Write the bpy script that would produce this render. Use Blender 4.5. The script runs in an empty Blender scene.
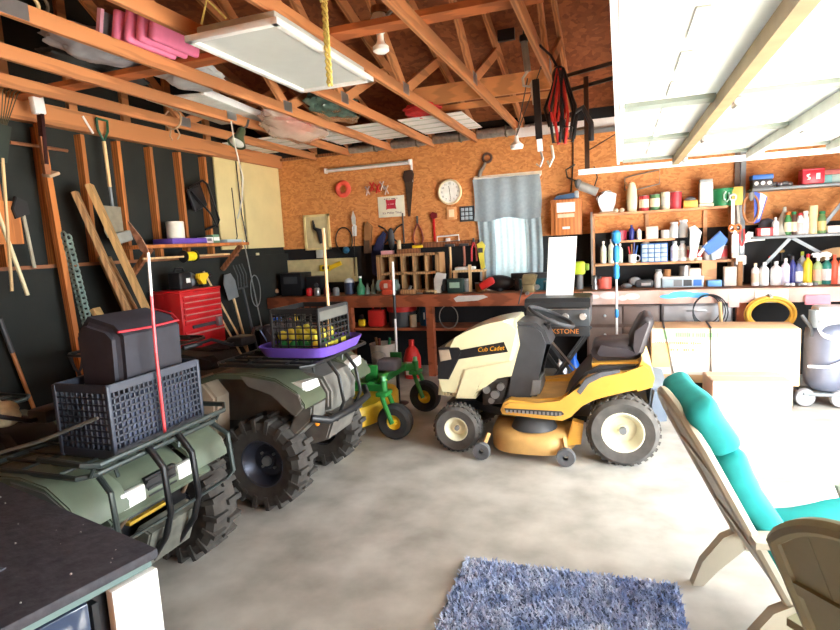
import bpy, bmesh, math, random
from mathutils import Vector, Matrix, Euler
random.seed(7)
S = bpy.context.scene
COL = S.collection
PI = math.pi

# ------------------------------------------------------------------ camera
FPX = 565.0                      # focal length in pixels of an 840x630 frame
HC = 1.70                        # eye height
def _n(v): return v / v.length
def _px(px, py): return _n(Vector(((px-420)/FPX, (py-315)/FPX, 1.0)))
_Y = _px(620, 232); _q = _px(120, 232+500*0.053)
_U = _n(_Y.cross(_q))
if _U.y > 0: _U = -_U
_X = _n(_Y.cross(_U))
# rows of R: image right, image down, forward, each expressed in world axes
RR = Vector((_X.x, _Y.x, _U.x)); RD = Vector((_X.y, _Y.y, _U.y)); RF = Vector((_X.z, _Y.z, _U.z))
cam_d = bpy.data.cameras.new('camera'); cam = bpy.data.objects.new('camera', cam_d); COL.objects.link(cam)
cam_d.sensor_fit = 'HORIZONTAL'; cam_d.sensor_width = 36.0; cam_d.lens = FPX/840*36.0
cam_d.clip_start = 0.05; cam_d.clip_end = 200
M4 = Matrix.Identity(4)
for r in range(3):
    M4[r][0] = RR[r]; M4[r][1] = -RD[r]; M4[r][2] = -RF[r]
M4[0][3], M4[1][3], M4[2][3] = 0, 0, HC
cam.matrix_world = M4
S.camera = cam
CP = Vector((0, 0, HC))
def ray(px, py): return RR*((px-420)/FPX) + RD*((py-315)/FPX) + RF
def atY(px, py, Y): r = ray(px, py); return CP + r*(Y/r.y)
def atX(px, py, X): r = ray(px, py); return CP + r*(X/r.x)
def atZ(px, py, Z): r = ray(px, py); return CP + r*((Z-HC)/r.z)
def mpp(p): return (Vector(p)-CP).dot(RF)/FPX      # metres per photo pixel at a point

# ------------------------------------------------------------------ world, sun, exposure
W = bpy.data.worlds.new('sky'); S.world = W; W.use_nodes = True
bg = W.node_tree.nodes['Background']; bg.inputs[0].default_value = (0.86, 0.94, 1.0, 1); bg.inputs[1].default_value = 9.0
sun_d = bpy.data.lights.new('sun', 'SUN'); sun_d.energy = 24.0; sun_d.angle = math.radians(4); sun_d.color = (1, .96, .88)
sun = bpy.data.objects.new('sun', sun_d); COL.objects.link(sun)
sun.rotation_euler = Vector((-math.cos(math.radians(51)), 0.12, -math.sin(math.radians(51)))).to_track_quat('-Z', 'Y').to_euler()
def portal(name, loc, rot, sx, sy):
    d = bpy.data.lights.new(name, 'AREA'); d.shape = 'RECTANGLE'; d.size = sx; d.size_y = sy
    d.cycles.is_portal = True
    o = bpy.data.objects.new(name, d); COL.objects.link(o); o.location = loc; o.rotation_euler = rot
portal('doorway_portal', (2.86, 2.55, 1.08), (0, math.radians(90), 0), 2.1, 5.1)
portal('window_portal', (-1.34, 7.42, 1.78), (math.radians(-90), 0, 0), .72, 1.3)
vs = S.view_settings
vs.view_transform = 'Standard'; vs.look = 'None'; vs.gamma = 1.0; vs.use_curve_mapping = False
vs.exposure = 1.45

# ------------------------------------------------------------------ materials
def lin(c):
    return tuple(((v/255)/12.92 if v/255 <= .04045 else ((v/255+.055)/1.055)**2.4) for v in c)
_mc = {}
def mat(name, rgb, rough=.6, metal=0.0, var=.14, scale=9.0, bump=0.0, kind='noise', alpha=None, trans=0.0, stretch=(1,1,1), rgb2=None, emit=0.0, coat=0.0):
    if name in _mc: return _mc[name]
    m = bpy.data.materials.new(name); m.use_nodes = True; nt = m.node_tree; N = nt.nodes; L = nt.links
    b = N['Principled BSDF']; c = lin(rgb)
    b.inputs['Roughness'].default_value = rough; b.inputs['Metallic'].default_value = metal
    if coat: b.inputs['Coat Weight'].default_value = coat
    tc = N.new('ShaderNodeTexCoord'); mp = N.new('ShaderNodeMapping'); mp.inputs['Scale'].default_value = stretch
    L.new(tc.outputs['Object'], mp.inputs['Vector'])
    no = N.new('ShaderNodeTexNoise'); no.inputs['Scale'].default_value = scale; no.inputs['Detail'].default_value = 5
    L.new(mp.outputs[0], no.inputs['Vector'])
    fac = no.outputs['Fac']
    if kind == 'wood':
        wv = N.new('ShaderNodeTexWave'); wv.inputs['Scale'].default_value = scale*.6; wv.inputs['Distortion'].default_value = 6; wv.inputs['Detail'].default_value = 3
        L.new(mp.outputs[0], wv.inputs['Vector']); fac = wv.outputs['Fac']
    if kind == 'osb':
        vo = N.new('ShaderNodeTexVoronoi'); vo.inputs['Scale'].default_value = scale; vo.inputs['Randomness'].default_value = 1
        mx0 = N.new('ShaderNodeMixRGB'); mx0.inputs[0].default_value = .22
        L.new(mp.outputs[0], mx0.inputs[1]); L.new(no.outputs['Color'], mx0.inputs[2]); no.inputs['Scale'].default_value = 3.5
        L.new(mx0.outputs[0], vo.inputs['Vector'])
        sp = N.new('ShaderNodeSeparateColor'); L.new(vo.outputs['Color'], sp.inputs[0]); fac = sp.outputs[0]
    rp = N.new('ShaderNodeValToRGB')
    c2 = lin(rgb2) if rgb2 else tuple(v*(1-var) for v in c)
    c1 = c if rgb2 else tuple(min(1, v*(1+var)) for v in c)
    rp.color_ramp.elements[0].position = .3 if kind != 'osb' else .05; rp.color_ramp.elements[1].position = .7 if kind != 'osb' else .95
    rp.color_ramp.elements[0].color = (*c2, 1); rp.color_ramp.elements[1].color = (*c1, 1)
    L.new(fac, rp.inputs['Fac']); L.new(rp.outputs['Color'], b.inputs['Base Color'])
    if bump:
        bp = N.new('ShaderNodeBump'); bp.inputs['Strength'].default_value = bump; bp.inputs['Distance'].default_value = .02
        L.new(fac, bp.inputs['Height']); L.new(bp.outputs[0], b.inputs['Normal'])
    if emit:
        b.inputs['Emission Strength'].default_value = emit; b.inputs['Emission Color'].default_value = (*c, 1)
    if trans: b.inputs['Transmission Weight'].default_value = trans
    if alpha is not None: b.inputs['Alpha'].default_value = alpha
    _mc[name] = m; return m
def thin_cloth(name, rgb, translucency):
    m = mat(name, rgb, .9, var=.08, scale=30); N = m.node_tree.nodes; L = m.node_tree.links
    b = N['Principled BSDF']; t = N.new('ShaderNodeBsdfTranslucent'); mx = N.new('ShaderNodeMixShader'); mx.inputs[0].default_value = translucency
    t.inputs[0].default_value = (*lin(rgb), 1)
    L.new(b.outputs[0], mx.inputs[1]); L.new(t.outputs[0], mx.inputs[2]); L.new(mx.outputs[0], N['Material Output'].inputs[0])
    return m

# ------------------------------------------------------------------ mesh builder
class MB:
    def __init__(s): s.bm = bmesh.new()
    def _tr(s, vs, m): bmesh.ops.transform(s.bm, matrix=m, verts=vs)
    def box(s, c, d, rot=(0,0,0), bev=0.0, seg=2):
        r = bmesh.ops.create_cube(s.bm, size=1.0); v = r['verts']
        s._tr(v, Matrix.Translation(c) @ Euler(rot).to_matrix().to_4x4() @ Matrix.Diagonal((d[0], d[1], d[2], 1)))
        if bev:
            es = list({e for x in v for e in x.link_edges})
            bmesh.ops.bevel(s.bm, geom=es, offset=bev, segments=seg, affect='EDGES', profile=.5)
        return s
    def bar(s, a, b, w, h, bev=0.0, up=(0,0,1)):
        a = Vector(a); b = Vector(b); d = b-a; ln = d.length
        if ln < 1e-6: return s
        x = d/ln; u = Vector(up)
        if abs(x.dot(u)) > .98: u = Vector((0,1,0))
        y = _n(u.cross(x)); z = x.cross(y)
        m = Matrix(((x.x,y.x,z.x,0),(x.y,y.y,z.y,0),(x.z,y.z,z.z,0),(0,0,0,1)))
        r = bmesh.ops.create_cube(s.bm, size=1.0); v = r['verts']
        s._tr(v, Matrix.Translation((a+b)/2) @ m @ Matrix.Diagonal((ln, w, h, 1)))
        if bev:
            es = list({e for q in v for e in q.link_edges}); bmesh.ops.bevel(s.bm, geom=es, offset=bev, segments=1, affect='EDGES')
        return s
    def tube(s, pts, r, n=8, closed=False, caps=True):
        pts = [Vector(p) for p in pts]; k = len(pts); rad = r if isinstance(r, (list, tuple)) else [r]*k
        rings = []; ref = None
        for i, p in enumerate(pts):
            if closed: t = pts[(i+1) % k]-pts[i-1]
            else: t = pts[min(i+1, k-1)]-pts[max(i-1, 0)]
            t = _n(t) if t.length > 1e-9 else Vector((0,0,1))
            if ref is None:
                ref = Vector((0,0,1)) if abs(t.z) < .9 else Vector((1,0,0))
            a = ref - t*ref.dot(t)
            if a.length < 1e-6: a = t.orthogonal()
            a = _n(a); ref = a; b = t.cross(a)
            rings.append([s.bm.verts.new(p+(a*math.cos(2*PI*j/n)+b*math.sin(2*PI*j/n))*rad[i]) for j in range(n)])
        m = k if closed else k-1
        for i in range(m):
            A, B = rings[i], rings[(i+1) % k]
            for j in range(n): s.bm.faces.new((A[j], A[(j+1) % n], B[(j+1) % n], B[j]))
        if caps and not closed:
            s.bm.faces.new(rings[0][::-1]); s.bm.faces.new(rings[-1])
        return s
    def cyl(s, a, b, r, r2=None, n=16): return s.tube([a, b], [r, r if r2 is None else r2], n)
    def lathe(s, prof, c=(0,0,0), axis='z', n=20, sy=1.0):
        # prof: list of (radius, height) along the axis
        c = Vector(c); rings = []
        def P(r, h, a):
            x, y = r*math.cos(a), r*math.sin(a)*sy
            return c + {'z': Vector((x, y, h)), 'y': Vector((x, h, y)), 'x': Vector((h, x, y))}[axis]
        for (r, h) in prof:
            if r < 1e-6: rings.append([s.bm.verts.new(P(0, h, 0))])
            else: rings.append([s.bm.verts.new(P(r, h, 2*PI*j/n)) for j in range(n)])
        for A, B in zip(rings, rings[1:]):
            for j in range(n):
                a0, a1, b0, b1 = A[j % len(A)], A[(j+1) % len(A)], B[j % len(B)], B[(j+1) % len(B)]
                f = []
                for v in (a0, a1, b1, b0):
                    if v not in f: f.append(v)
                if len(f) > 2: s.bm.faces.new(f)
        return s
    def prism(s, poly, plane, a, b, bev=0.0, seg=2):
        # poly in a plane 'xz' (extruded along y), 'xy' (z) or 'yz' (x)
        def P(u, v, w): return {'xz': (u, w, v), 'xy': (u, v, w), 'yz': (w, u, v)}[plane]
        A = [s.bm.verts.new(P(u, v, a)) for u, v in poly]; B = [s.bm.verts.new(P(u, v, b)) for u, v in poly]
        n = len(poly); fs = [s.bm.faces.new(A), s.bm.faces.new(B[::-1])]
        for i in range(n): fs.append(s.bm.faces.new((A[i], B[i], B[(i+1) % n], A[(i+1) % n])))
        if bev:
            es = list({e for f in fs[:2] for e in f.edges}); bmesh.ops.bevel(s.bm, geom=es, offset=bev, segments=seg, affect='EDGES')
        return s
    def ell(s, c, r, n=16, rot=(0,0,0)):
        rr = (r, r, r) if not isinstance(r, (tuple, list)) else r
        q = bmesh.ops.create_uvsphere(s.bm, u_segments=n, v_segments=max(6, n*2//3), radius=1.0)
        s._tr(q['verts'], Matrix.Translation(c) @ Euler(rot).to_matrix().to_4x4() @ Matrix.Diagonal((*rr, 1))); return s
    def torus(s, c, R, r, axis='z', n=28, m=8, sy=1.0, rot=None):
        c = Vector(c); pts = []
        for i in range(n):
            a = 2*PI*i/n; x, y = R*math.cos(a), R*math.sin(a)*sy
            v = {'z': Vector((x, y, 0)), 'y': Vector((x, 0, y)), 'x': Vector((0, x, y))}[axis]
            if rot: v = Euler(rot).to_matrix() @ v
            pts.append(c+v)
        return s.tube(pts, r, m, closed=True)
    def loft(s, rings, cap=True, closed=True):
        R = [[s.bm.verts.new(p) for p in ring] for ring in rings]
        for A, B in zip(R, R[1:]):
            n = len(A)
            for j in range(n if closed else n-1): s.bm.faces.new((A[j], A[(j+1) % n], B[(j+1) % n], B[j]))
        if cap and closed: s.bm.faces.new(R[0][::-1]); s.bm.faces.new(R[-1])
        return s
    def sheet(s, f, nu, nv, thick=.0):
        # f(u,v)->point ; solid sheet when thick
        V = [[s.bm.verts.new(f(i/nu, j/nv)) for j in range(nv+1)] for i in range(nu+1)]
        F = []
        for i in range(nu):
            for j in range(nv): F.append(s.bm.faces.new((V[i][j], V[i+1][j], V[i+1][j+1], V[i][j+1])))
        if thick:
            s.bm.normal_update()
            bmesh.ops.solidify(s.bm, geom=F, thickness=thick)
        return s
    def xf(s, m): bmesh.ops.transform(s.bm, matrix=m, verts=s.bm.verts[:]); return s
    def build(s, name, material, parent=None, loc=None, rot=None, smooth=True, sub=0, ang=38):
        bm = s.bm; bmesh.ops.recalc_face_normals(bm, faces=bm.faces[:])
        me = bpy.data.meshes.new(name); bm.to_mesh(me); bm.free()
        if smooth and len(me.polygons):
            me.polygons.foreach_set('use_smooth', [True]*len(me.polygons)); me.set_sharp_from_angle(angle=math.radians(ang))
        me.materials.append(material)
        o = bpy.data.objects.new(name, me); COL.objects.link(o)
        if parent: o.parent = parent
        if loc is not None: o.location = loc
        if rot is not None: o.rotation_euler = rot
        if sub:
            md = o.modifiers.new('sub', 'SUBSURF'); md.levels = sub; md.render_levels = sub
        return o
def tag(o, label=None, cat=None, group=None, kind=None):
    if label: o['label'] = label
    if cat: o['category'] = cat
    if group: o['group'] = group
    if kind: o['kind'] = kind
    return o
def thing(name, label, cat, loc=(0,0,0), rz=0.0, group=None, rot=None):
    o = bpy.data.objects.new(name, None); COL.objects.link(o); o.empty_display_size = .1
    o.location = loc; o.rotation_euler = rot if rot else (0, 0, rz)
    return tag(o, label, cat, group)
def struct(mb, name, m, parent=None, **k):
    o = mb.build(name, m, parent, **k)
    if not parent: o['kind'] = 'structure'
    return o
def dup(root, loc=None, rz=None, label=None, group=None, rot=None):
    r = root.copy(); COL.objects.link(r)
    if loc is not None: r.location = loc
    if rot is not None: r.rotation_euler = rot
    elif rz is not None: r.rotation_euler = (0, 0, rz)
    if label: r['label'] = label
    if group: r['group'] = group
    for ch in list(root.children):
        c = ch.copy(); COL.objects.link(c); c.parent = r
        for g in list(ch.children):
            d = g.copy(); COL.objects.link(d); d.parent = c
    return r
def text(s, size, m, parent, loc, rot, name='lettering', depth=.0006, align='CENTER', shear=0.0, xs=1.0):
    cu = bpy.data.curves.new('t', 'FONT'); cu.body = s; cu.size = size; cu.extrude = depth; cu.align_x = align; cu.align_y = 'CENTER'; cu.shear = shear
    cu.resolution_u = 3
    o = bpy.data.objects.new('t', cu); COL.objects.link(o)
    me = bpy.data.meshes.new_from_object(o.evaluated_get(bpy.context.evaluated_depsgraph_get()))
    bpy.data.objects.remove(o); bpy.data.curves.remove(cu)
    me.materials.clear(); me.materials.append(m)
    t = bpy.data.objects.new(name, me); COL.objects.link(t)
    if parent: t.parent = parent
    t.location = loc; t.rotation_euler = rot; t.scale = (xs, 1, 1)
    return t
def strokes(parent, m, rows, y, seed=1, name='printing', plane='xz', x=0.0):
    # rows: (u0, u1, z, height, count) of small upright marks, too worn to read
    rr = random.Random(seed)
    for (u0, u1, z, h, n) in rows:
        b = MB(); st_ = (u1-u0)/n
        for k in range(n):
            if rr.random() < .14: continue
            u = u0+st_*(k+.5); w = st_*rr.uniform(.45,.8); hh = h*rr.uniform(.65,1.0)
            if plane == 'xz': b.box((u,y,z),(w,.0008,hh))
            else: b.box((x,u,z),(.0008,w,hh))
        o = b.build(name, m, parent)
    return o
ROT_BACK = (PI/2, 0, 0)            # text that faces -Y (towards the camera)

# palette
joist = mat('joist_wood', (182,120,74), .75, var=.2, scale=3, kind='wood', stretch=(6,.5,6))
joist_x = mat('joist_wood_across', (176,98,50), .75, var=.2, scale=3, kind='wood', stretch=(.5,6,6))
stud_m = mat('stud_wood', (186,112,54), .75, var=.2, scale=3, kind='wood', stretch=(6,6,.5))
pale_wood = mat('pale_wood', (222,186,136), .7, var=.14, scale=3, kind='wood', stretch=(4,4,.5))
plank_m = mat('plank_wood', (176,134,90), .75, var=.22, scale=3, kind='wood', stretch=(5,5,.5))
osb = mat('osb_board', (218,150,88), .7, scale=34, kind='osb', stretch=(1,1,1.7), rgb2=(190,120,64), bump=.12)
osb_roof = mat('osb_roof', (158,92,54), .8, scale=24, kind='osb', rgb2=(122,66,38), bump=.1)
tar = mat('tar_paper', (28,31,27), .8, var=.22, scale=4)
tar2 = mat('dark_back_board', (24,24,26), .8, var=.2, scale=5)
concrete = mat('concrete', (198,195,188), .5, scale=3.2, rgb2=(152,148,140), bump=.12)
bench_m = mat('bench_red_wood', (150,80,50), .6, var=.25, scale=3, kind='wood', stretch=(.5,5,5))
black = mat('black_plastic', (26,26,29), .45, var=.2)
blackm = mat('black_metal', (24,25,28), .35, metal=.3, var=.15)
rubber = mat('tyre_rubber', (46,46,47), .85, var=.25, scale=14, bump=.2)
dusty_rubber = mat('dusty_tyre_rubber', (84,80,76), .9, var=.3, scale=10, bump=.2)
steel = mat('bare_steel', (176,178,180), .35, metal=.85, var=.1)
greym = mat('grey_painted_steel', (128,134,138), .45, metal=.3, var=.1)
white = mat('white_paint', (238,238,234), .5, var=.05)
whitep = mat('white_plastic', (240,240,240), .4, var=.04)
red = mat('red_paint', (196,28,34), .35, var=.1, coat=.3)
redp = mat('red_plastic', (204,44,40), .45, var=.1)
blue = mat('blue_plastic', (52,112,196), .4, var=.1)
green = mat('green_plastic', (30,130,80), .45, var=.1)
yellow = mat('yellow_plastic', (238,200,40), .45, var=.08)
orange = mat('orange_plastic', (228,120,44), .5, var=.1)
brownw = mat('brown_wood', (134,84,52), .6, var=.2, scale=4, kind='wood', stretch=(3,3,.6))
cream = mat('cream_paint', (232,222,178), .35, var=.05, coat=.3)
purple = mat('purple_plastic', (104,76,176), .45, var=.1)
navy = mat('navy_cloth', (44,48,86), .85, var=.2)
leather = mat('tan_leather', (150,104,62), .7, var=.2)
greyp = mat('grey_plastic', (124,126,128), .5, var=.1)
dkgrey = mat('dark_grey_plastic', (66,67,70), .5, var=.15)
clearp = mat('clear_plastic', (214,222,224), .2, var=.05, trans=.55)
card = mat('cardboard', (222,184,142), .8, var=.1, scale=5)
rope_y = mat('yellow_rope', (220,200,110), .8, var=.2, scale=40)
foil = mat('foil', (190,190,186), .3, metal=.8, var=.25, scale=20, bump=.5)
# ================================================================== THE ROOM
XL, XR, YB, YF, ZP = -4.70, 2.78, 7.30, -1.70, 2.95
RY, RZ = 2.80, 4.50
struct(MB().box((-.5,2.8,-.06),(9.4,10.4,.12)), 'floor', concrete)
struct(MB().box((13.0,2.8,-.12),(18.0,26.0,.2)), 'driveway', mat('driveway_concrete', (214,210,200), .8, var=.06, scale=.8))
# back wall with the window hole
WX0, WX1, WZ0, WZ1 = -1.70, -.98, 1.12, 2.44
b = MB()
b.box(((XL-.1+WX0)/2, YB+.06, 1.59), (WX0-XL+.1, .12, 3.18)); b.box(((WX1+XR+.1)/2, YB+.06, 1.59), (XR+.1-WX1, .12, 3.18))
b.box(((WX0+WX1)/2, YB+.06, WZ0/2), (WX1-WX0, .12, WZ0)); b.box(((WX0+WX1)/2, YB+.06, (WZ1+3.18)/2), (WX1-WX0, .12, 3.18-WZ1))
wb = struct(b, 'wall_back', tar2)
b = MB(); ZO = 1.70
b.box(((XL+WX0)/2, YB-.006, (ZO+2.97)/2), (WX0-XL, .012, 2.97-ZO)); b.box(((WX1+XR)/2, YB-.006, (ZO+2.97)/2), (XR-WX1, .012, 2.97-ZO))
b.box(((WX0+WX1)/2, YB-.006, (WZ1+2.97)/2), (WX1-WX0, .012, 2.97-WZ1))
b.build('osb_sheathing', osb, wb)
# left wall with gable
struct(MB().prism([(YF-.1,0),(YB+.1,0),(YB+.1,3.16),(RY,RZ+.11),(YF-.1,3.16)], 'yz', XL-.12, XL), 'wall_left', tar)
b = MB(); b.box((XR+.06,-.85,1.5),(.12,1.7,3.0)); b.box((XR+.06,6.22,1.5),(.12,2.16,3.0)); b.box((XR+.06,2.6,2.6),(.12,5.2,.8))
b.prism([(YF-.1,3.0),(YB+.1,3.0),(YB+.1,3.16),(RY,RZ+.11),(YF-.1,3.16)], 'yz', XR, XR+.12)
struct(b, 'wall_right', osb)
struct(MB().box((-.96,YF-.06,1.58),(7.6,.12,3.18)), 'wall_front', osb)
# roof deck: two slopes of OSB
def slope(ya, za, yb, zb):
    return [(ya,za),(yb,zb),(yb,zb+.03),(ya,za+.03)]
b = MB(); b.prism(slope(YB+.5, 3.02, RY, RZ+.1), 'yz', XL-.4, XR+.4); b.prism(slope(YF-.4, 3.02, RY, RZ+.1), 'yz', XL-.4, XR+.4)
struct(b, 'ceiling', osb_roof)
MB().box((XL+.03,2.8,.82),(.06,9.0,1.65)).build('lower_board', tar, bpy.data.objects['wall_left'])
def roofz(y): return 3.0+ (RZ+.08-3.0)*(1-abs(y-RY)/(YB+.5-RY)) if y > RY else 3.0+(RZ+.08-3.0)*(1-abs(y-RY)/(RY-YF+.4))
# plates and studs of the left wall
struct(MB().box((XL+.045,2.8,2.955),(.09,9.0,.17)), 'trim_1', joist)
n_t = 2
for y in (1.15,1.56,1.97,2.38,2.79,3.20,3.61,4.02,4.42,4.83,5.24,5.65):
    struct(MB().box((XL+.04,y,2.25),(.08,.04,1.18)), 'trim_%d' % n_t, stud_m); n_t += 1
struct(MB().box((XL+.06,3.6,1.665),(.07,5.0,.03)), 'trim_%d' % n_t, brownw); n_t += 1
struct(MB().box((-.9,YB-.03,2.985),(7.6,.06,.035)), 'trim_%d' % n_t, brownw); n_t += 1

for y in (1.6,2.2,2.8,3.4,4.0,4.6,5.2,5.8):
    struct(MB().box((XL+.02,y,(3.04+roofz(y)-.02)/2),(.04,.085,roofz(y)-.02-3.04)), 'trim_%d' % n_t, joist); n_t += 1
# window
wn = thing('window_1', None, None); wn['kind'] = 'structure'
b = MB()
for x in (WX0+.02, WX1-.02): b.box((x,YB+.03,1.78),(.04,.08,WZ1-WZ0))
for z in (WZ0+.02, WZ1-.02, 1.78): b.box(((WX0+WX1)/2,YB+.03,z),(WX1-WX0,.07,.04))
b.build('window_frame', whitep, wn)
MB().box(((WX0+WX1)/2,YB+.06,1.78),(WX1-WX0-.02,.006,WZ1-WZ0-.04)).build('pane', mat('window_glass',(240,248,250),.02,var=.01,trans=1.0), wn)

# trusses
TX = [-4.05,-3.50,-2.88,-2.30,-1.72,-1.12,-.52,.08,.68,1.28,1.88,2.48]
TL = ['roof truss nearest the dark left wall with twine knotted round it','second roof truss from the left wall right over the green clamp lamp',
 'third roof truss from the left wall carrying the bright nail plate','roof truss running along the left edge of the white light box','roof truss touching the right edge of the white light box',
 'roof truss right of the bare bulb lamp','roof truss ending at the hanging bundle of cords','roof truss just above the left edge of the raised door',
 'roof truss hidden over the raised white door','roof truss hidden over the raised white door','roof truss hidden over the raised white door','roof truss hidden over the raised white door']
for i, x in enumerate(TX):
    t = thing('roof_truss', TL[i], 'roof truss', (x,0,0), 0, 'roof trusses')
    if 'hidden' in TL[i]: t['group'] = 'roof trusses over the raised door'
    MB().box((0,(YB+YF)/2,2.975),(.038,YB-YF-.02,.09),bev=.004).build('bottom_chord', joist, t)
    for ya, yb in ((YB+.05,RY),(YF-.1,RY)):
        MB().bar((0,ya,roofz(ya)-.10),(0,yb,roofz(yb)-.10),.038,.10).build('top_chord', joist, t)
    for ya, za, yb in ((4.70,3.0,RY+.1),(4.72,3.0,5.75),(.95,3.0,RY-.1),(.93,3.0,-.1)):
        MB().bar((0.0,ya,za),(0,yb,roofz(yb)-.14),.036,.085).build('web', joist, t)
    for y in (4.70,.95): MB().box((0,y,3.0),(.042,.14,.09)).build('gusset_plate', steel, t)

# lateral brace and blocking boards on the trusses
tag(MB().box((-2.5,3.42,3.04),(4.2,.14,.038)).build('brace_board', joist_x), 'long brace board laid across the top of the trusses', 'board')
tag(MB().bar((-2.10,5.95,3.235),(-.56,5.95,3.235),.04,.19).build('blocking_board', mat('fresh_board',(228,158,98),.7,var=.12,scale=3,kind='wood',stretch=(.5,5,5))), 'upper of two fresh orange boards blocking the eave', 'board', 'eave boards')
tag(MB().bar((-2.10,6.10,3.12),(-.56,6.10,3.12),.04,.06).build('blocking_board', _mc['fresh_board']), 'lower of two fresh orange boards blocking the eave', 'board', 'eave boards')
# ================================================================== RAISED GARAGE DOOR
dr = thing('door_1', None, None); dr['kind'] = 'structure'
DZ = 2.28
door_w = mat('door_white', (236,238,234), .5, var=.03)
galv = mat('galvanised_steel', (186,192,186), .5, metal=.15, var=.12)
tanm = mat('shaded_rusty_strut_steel', (150,128,92), .55, metal=.1, var=.15)  # first strut's tan: rust plus painted shade and bounce from the boards
dj = [0.0,.43,.96,1.49,2.02]
for x0, x1 in zip(dj, dj[1:]):
    b = MB(); b.box(((x0+x1)/2,2.66,DZ+.03),(x1-x0-.006,5.06,.045),bev=.006); b.build('panel', door_w, dr)
    for y in (.25,1.50,2.95,4.0,5.10):
        MB().box(((x0+x1)/2,y,DZ-.002),(x1-x0-.05,.11 if y < 5 else .07,.02)).build('stile', mat('stile_steel',(146,156,148),.5,metal=.1,var=.12), dr)
for x in dj[1:4]:
    b = MB(); b.box((x-.022,2.66,DZ-.03),(.004,5.0,.06)); b.box((x+.022,2.66,DZ-.03),(.004,5.0,.06)); b.box((x,2.66,DZ-.058),(.05,5.0,.004))
    b.build('strut', tanm if x < .5 else galv, dr)
    for y in (1.50,2.95,4.0,5.10):
        h = MB(); h.box((x+.055,y,DZ-.03),(.055,.07,.03),bev=.006); h.cyl((x+.06,y-.045,DZ-.045),(x+.06,y+.045,DZ-.045),.011); h.build('hinge', steel, dr)
b = MB()
for i in range(9): b.box((.215,1.5+i*.40,DZ+.004),(.035,.26,.006))
b.build('slotted_strip', mat('pale_galvanised',(206,210,204),.5), dr)
b = MB(); b.box((-.01,2.66,DZ+.02),(.02,5.06,.07)); b.build('edge_seal', whitep, dr)

t = thing('door_track', 'white steel track along the far end of the raised door', 'door track', (0,5.27,0))
b = MB(); b.box((1.15,0,2.235),(2.98,.012,.040)); b.box((1.15,-.02,2.216),(2.98,.04,.006)); b.box((1.15,-.02,2.254),(2.98,.04,.006)); b.build('rail', whitep, t)
b = MB(); b.box((-.27,.02,2.63),(.035,.006,.82)); b.box((-.25,.035,2.63),(.006,.03,.82)); b.build('hanger', mat('brown_steel',(84,58,44),.6,metal=.2), t)
MB().bar((-.26,.03,2.42),(.1,.03,2.60),.03,.006).build('brace', _mc['brown_steel'], t)
b = MB(); b.bar((-.5,.1,3.08),(.12,.1,3.16),.03,.03); b.bar((-.50,.14,2.96),(.2,.14,3.06),.03,.03); b.build('angle_iron', mat('dark_steel',(70,60,54),.6,metal=.3), t)
t = thing('rail', 'pair of white metal rails hung under the trusses left of the raised door', 'rail', (0,6.6,0))
MB().box((-.15,0,2.868),(1.9,.06,.10),bev=.01).build('upper_rail', whitep, t)
MB().box((.15,-.06,2.785),(1.2,.05,.045),bev=.008).build('lower_rail', greym, t)
MB().box((-.95,0,2.925),(.03,.05,.03)).build('bracket', steel, t)

# ================================================================== WORKBENCH
BZ = 1.05
wbx0, wbx1, by0, by1 = -4.62, 2.70, 6.68, 7.28
wbn = thing('workbench', 'long red-brown wooden workbench running along the back wall', 'workbench', (0,0,0))
MB().box(((wbx0+wbx1)/2,(by0+by1)/2,BZ-.02),(wbx1-wbx0,by1-by0,.04),bev=.004).build('worktop', mat('worn_worktop',(132,90,64),.7,var=.3,scale=3,kind='wood',stretch=(.5,5,5)), wbn)
MB().box(((wbx0-.42)/2,by0-.02,BZ-.075),(-.42-wbx0,.04,.15),bev=.005).build('apron', bench_m, wbn)
MB().box(((wbx1-.40)/2,by0-.02,BZ-.075),(wbx1+.40,.04,.15),bev=.005).build('apron', mat('sunlit_splashed_wood',(206,150,128),.6,scale=3,rgb2=(214,196,190)), wbn)  # right apron: paint splashes, with blown-out light put into the paler colour
for x in (-4.55,-3.4,-2.27,-.95,1.2,2.6): MB().box((x,by0+.045,.45),(.09,.09,.90)).build('leg', bench_m, wbn)
MB().box(((-4.5-.95)/2,6.98,.60),(3.6,.52,.03)).build('lower_shelf', bench_m, wbn)
MB().prism([(-1.93,1.00),(-1.87,1.03),(-1.55,1.035),(-1.50,1.01),(-1.62,.97),(-1.90,.955)],'xz',by0-.044,by0-.041).build('white_paint_smear', mat('dried_white_paint',(214,210,206),.6,var=.1), wbn)
b = MB()
for (cx, cz, rx, rz) in ((-.12,1.0,.10,.04),(.12,.985,.08,.035),(.02,.97,.05,.03),(-.28,.99,.06,.025)): b.ell((cx,by0-.042,cz),(rx,.002,rz),12)
b.build('pink_white_paint_smear', mat('pink_white_paint',(236,206,206),.6,var=.1), wbn)
b = MB()
for (cx, cz, rx, rz) in ((.62,1.0,.13,.035),(.78,.99,.12,.03),(.5,.98,.1,.025)): b.ell((cx,by0-.042,cz),(rx,.002,rz),12)
b.build('blue_paint_smear', mat('sky_blue_paint',(90,176,226),.6,var=.1), wbn)

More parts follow.
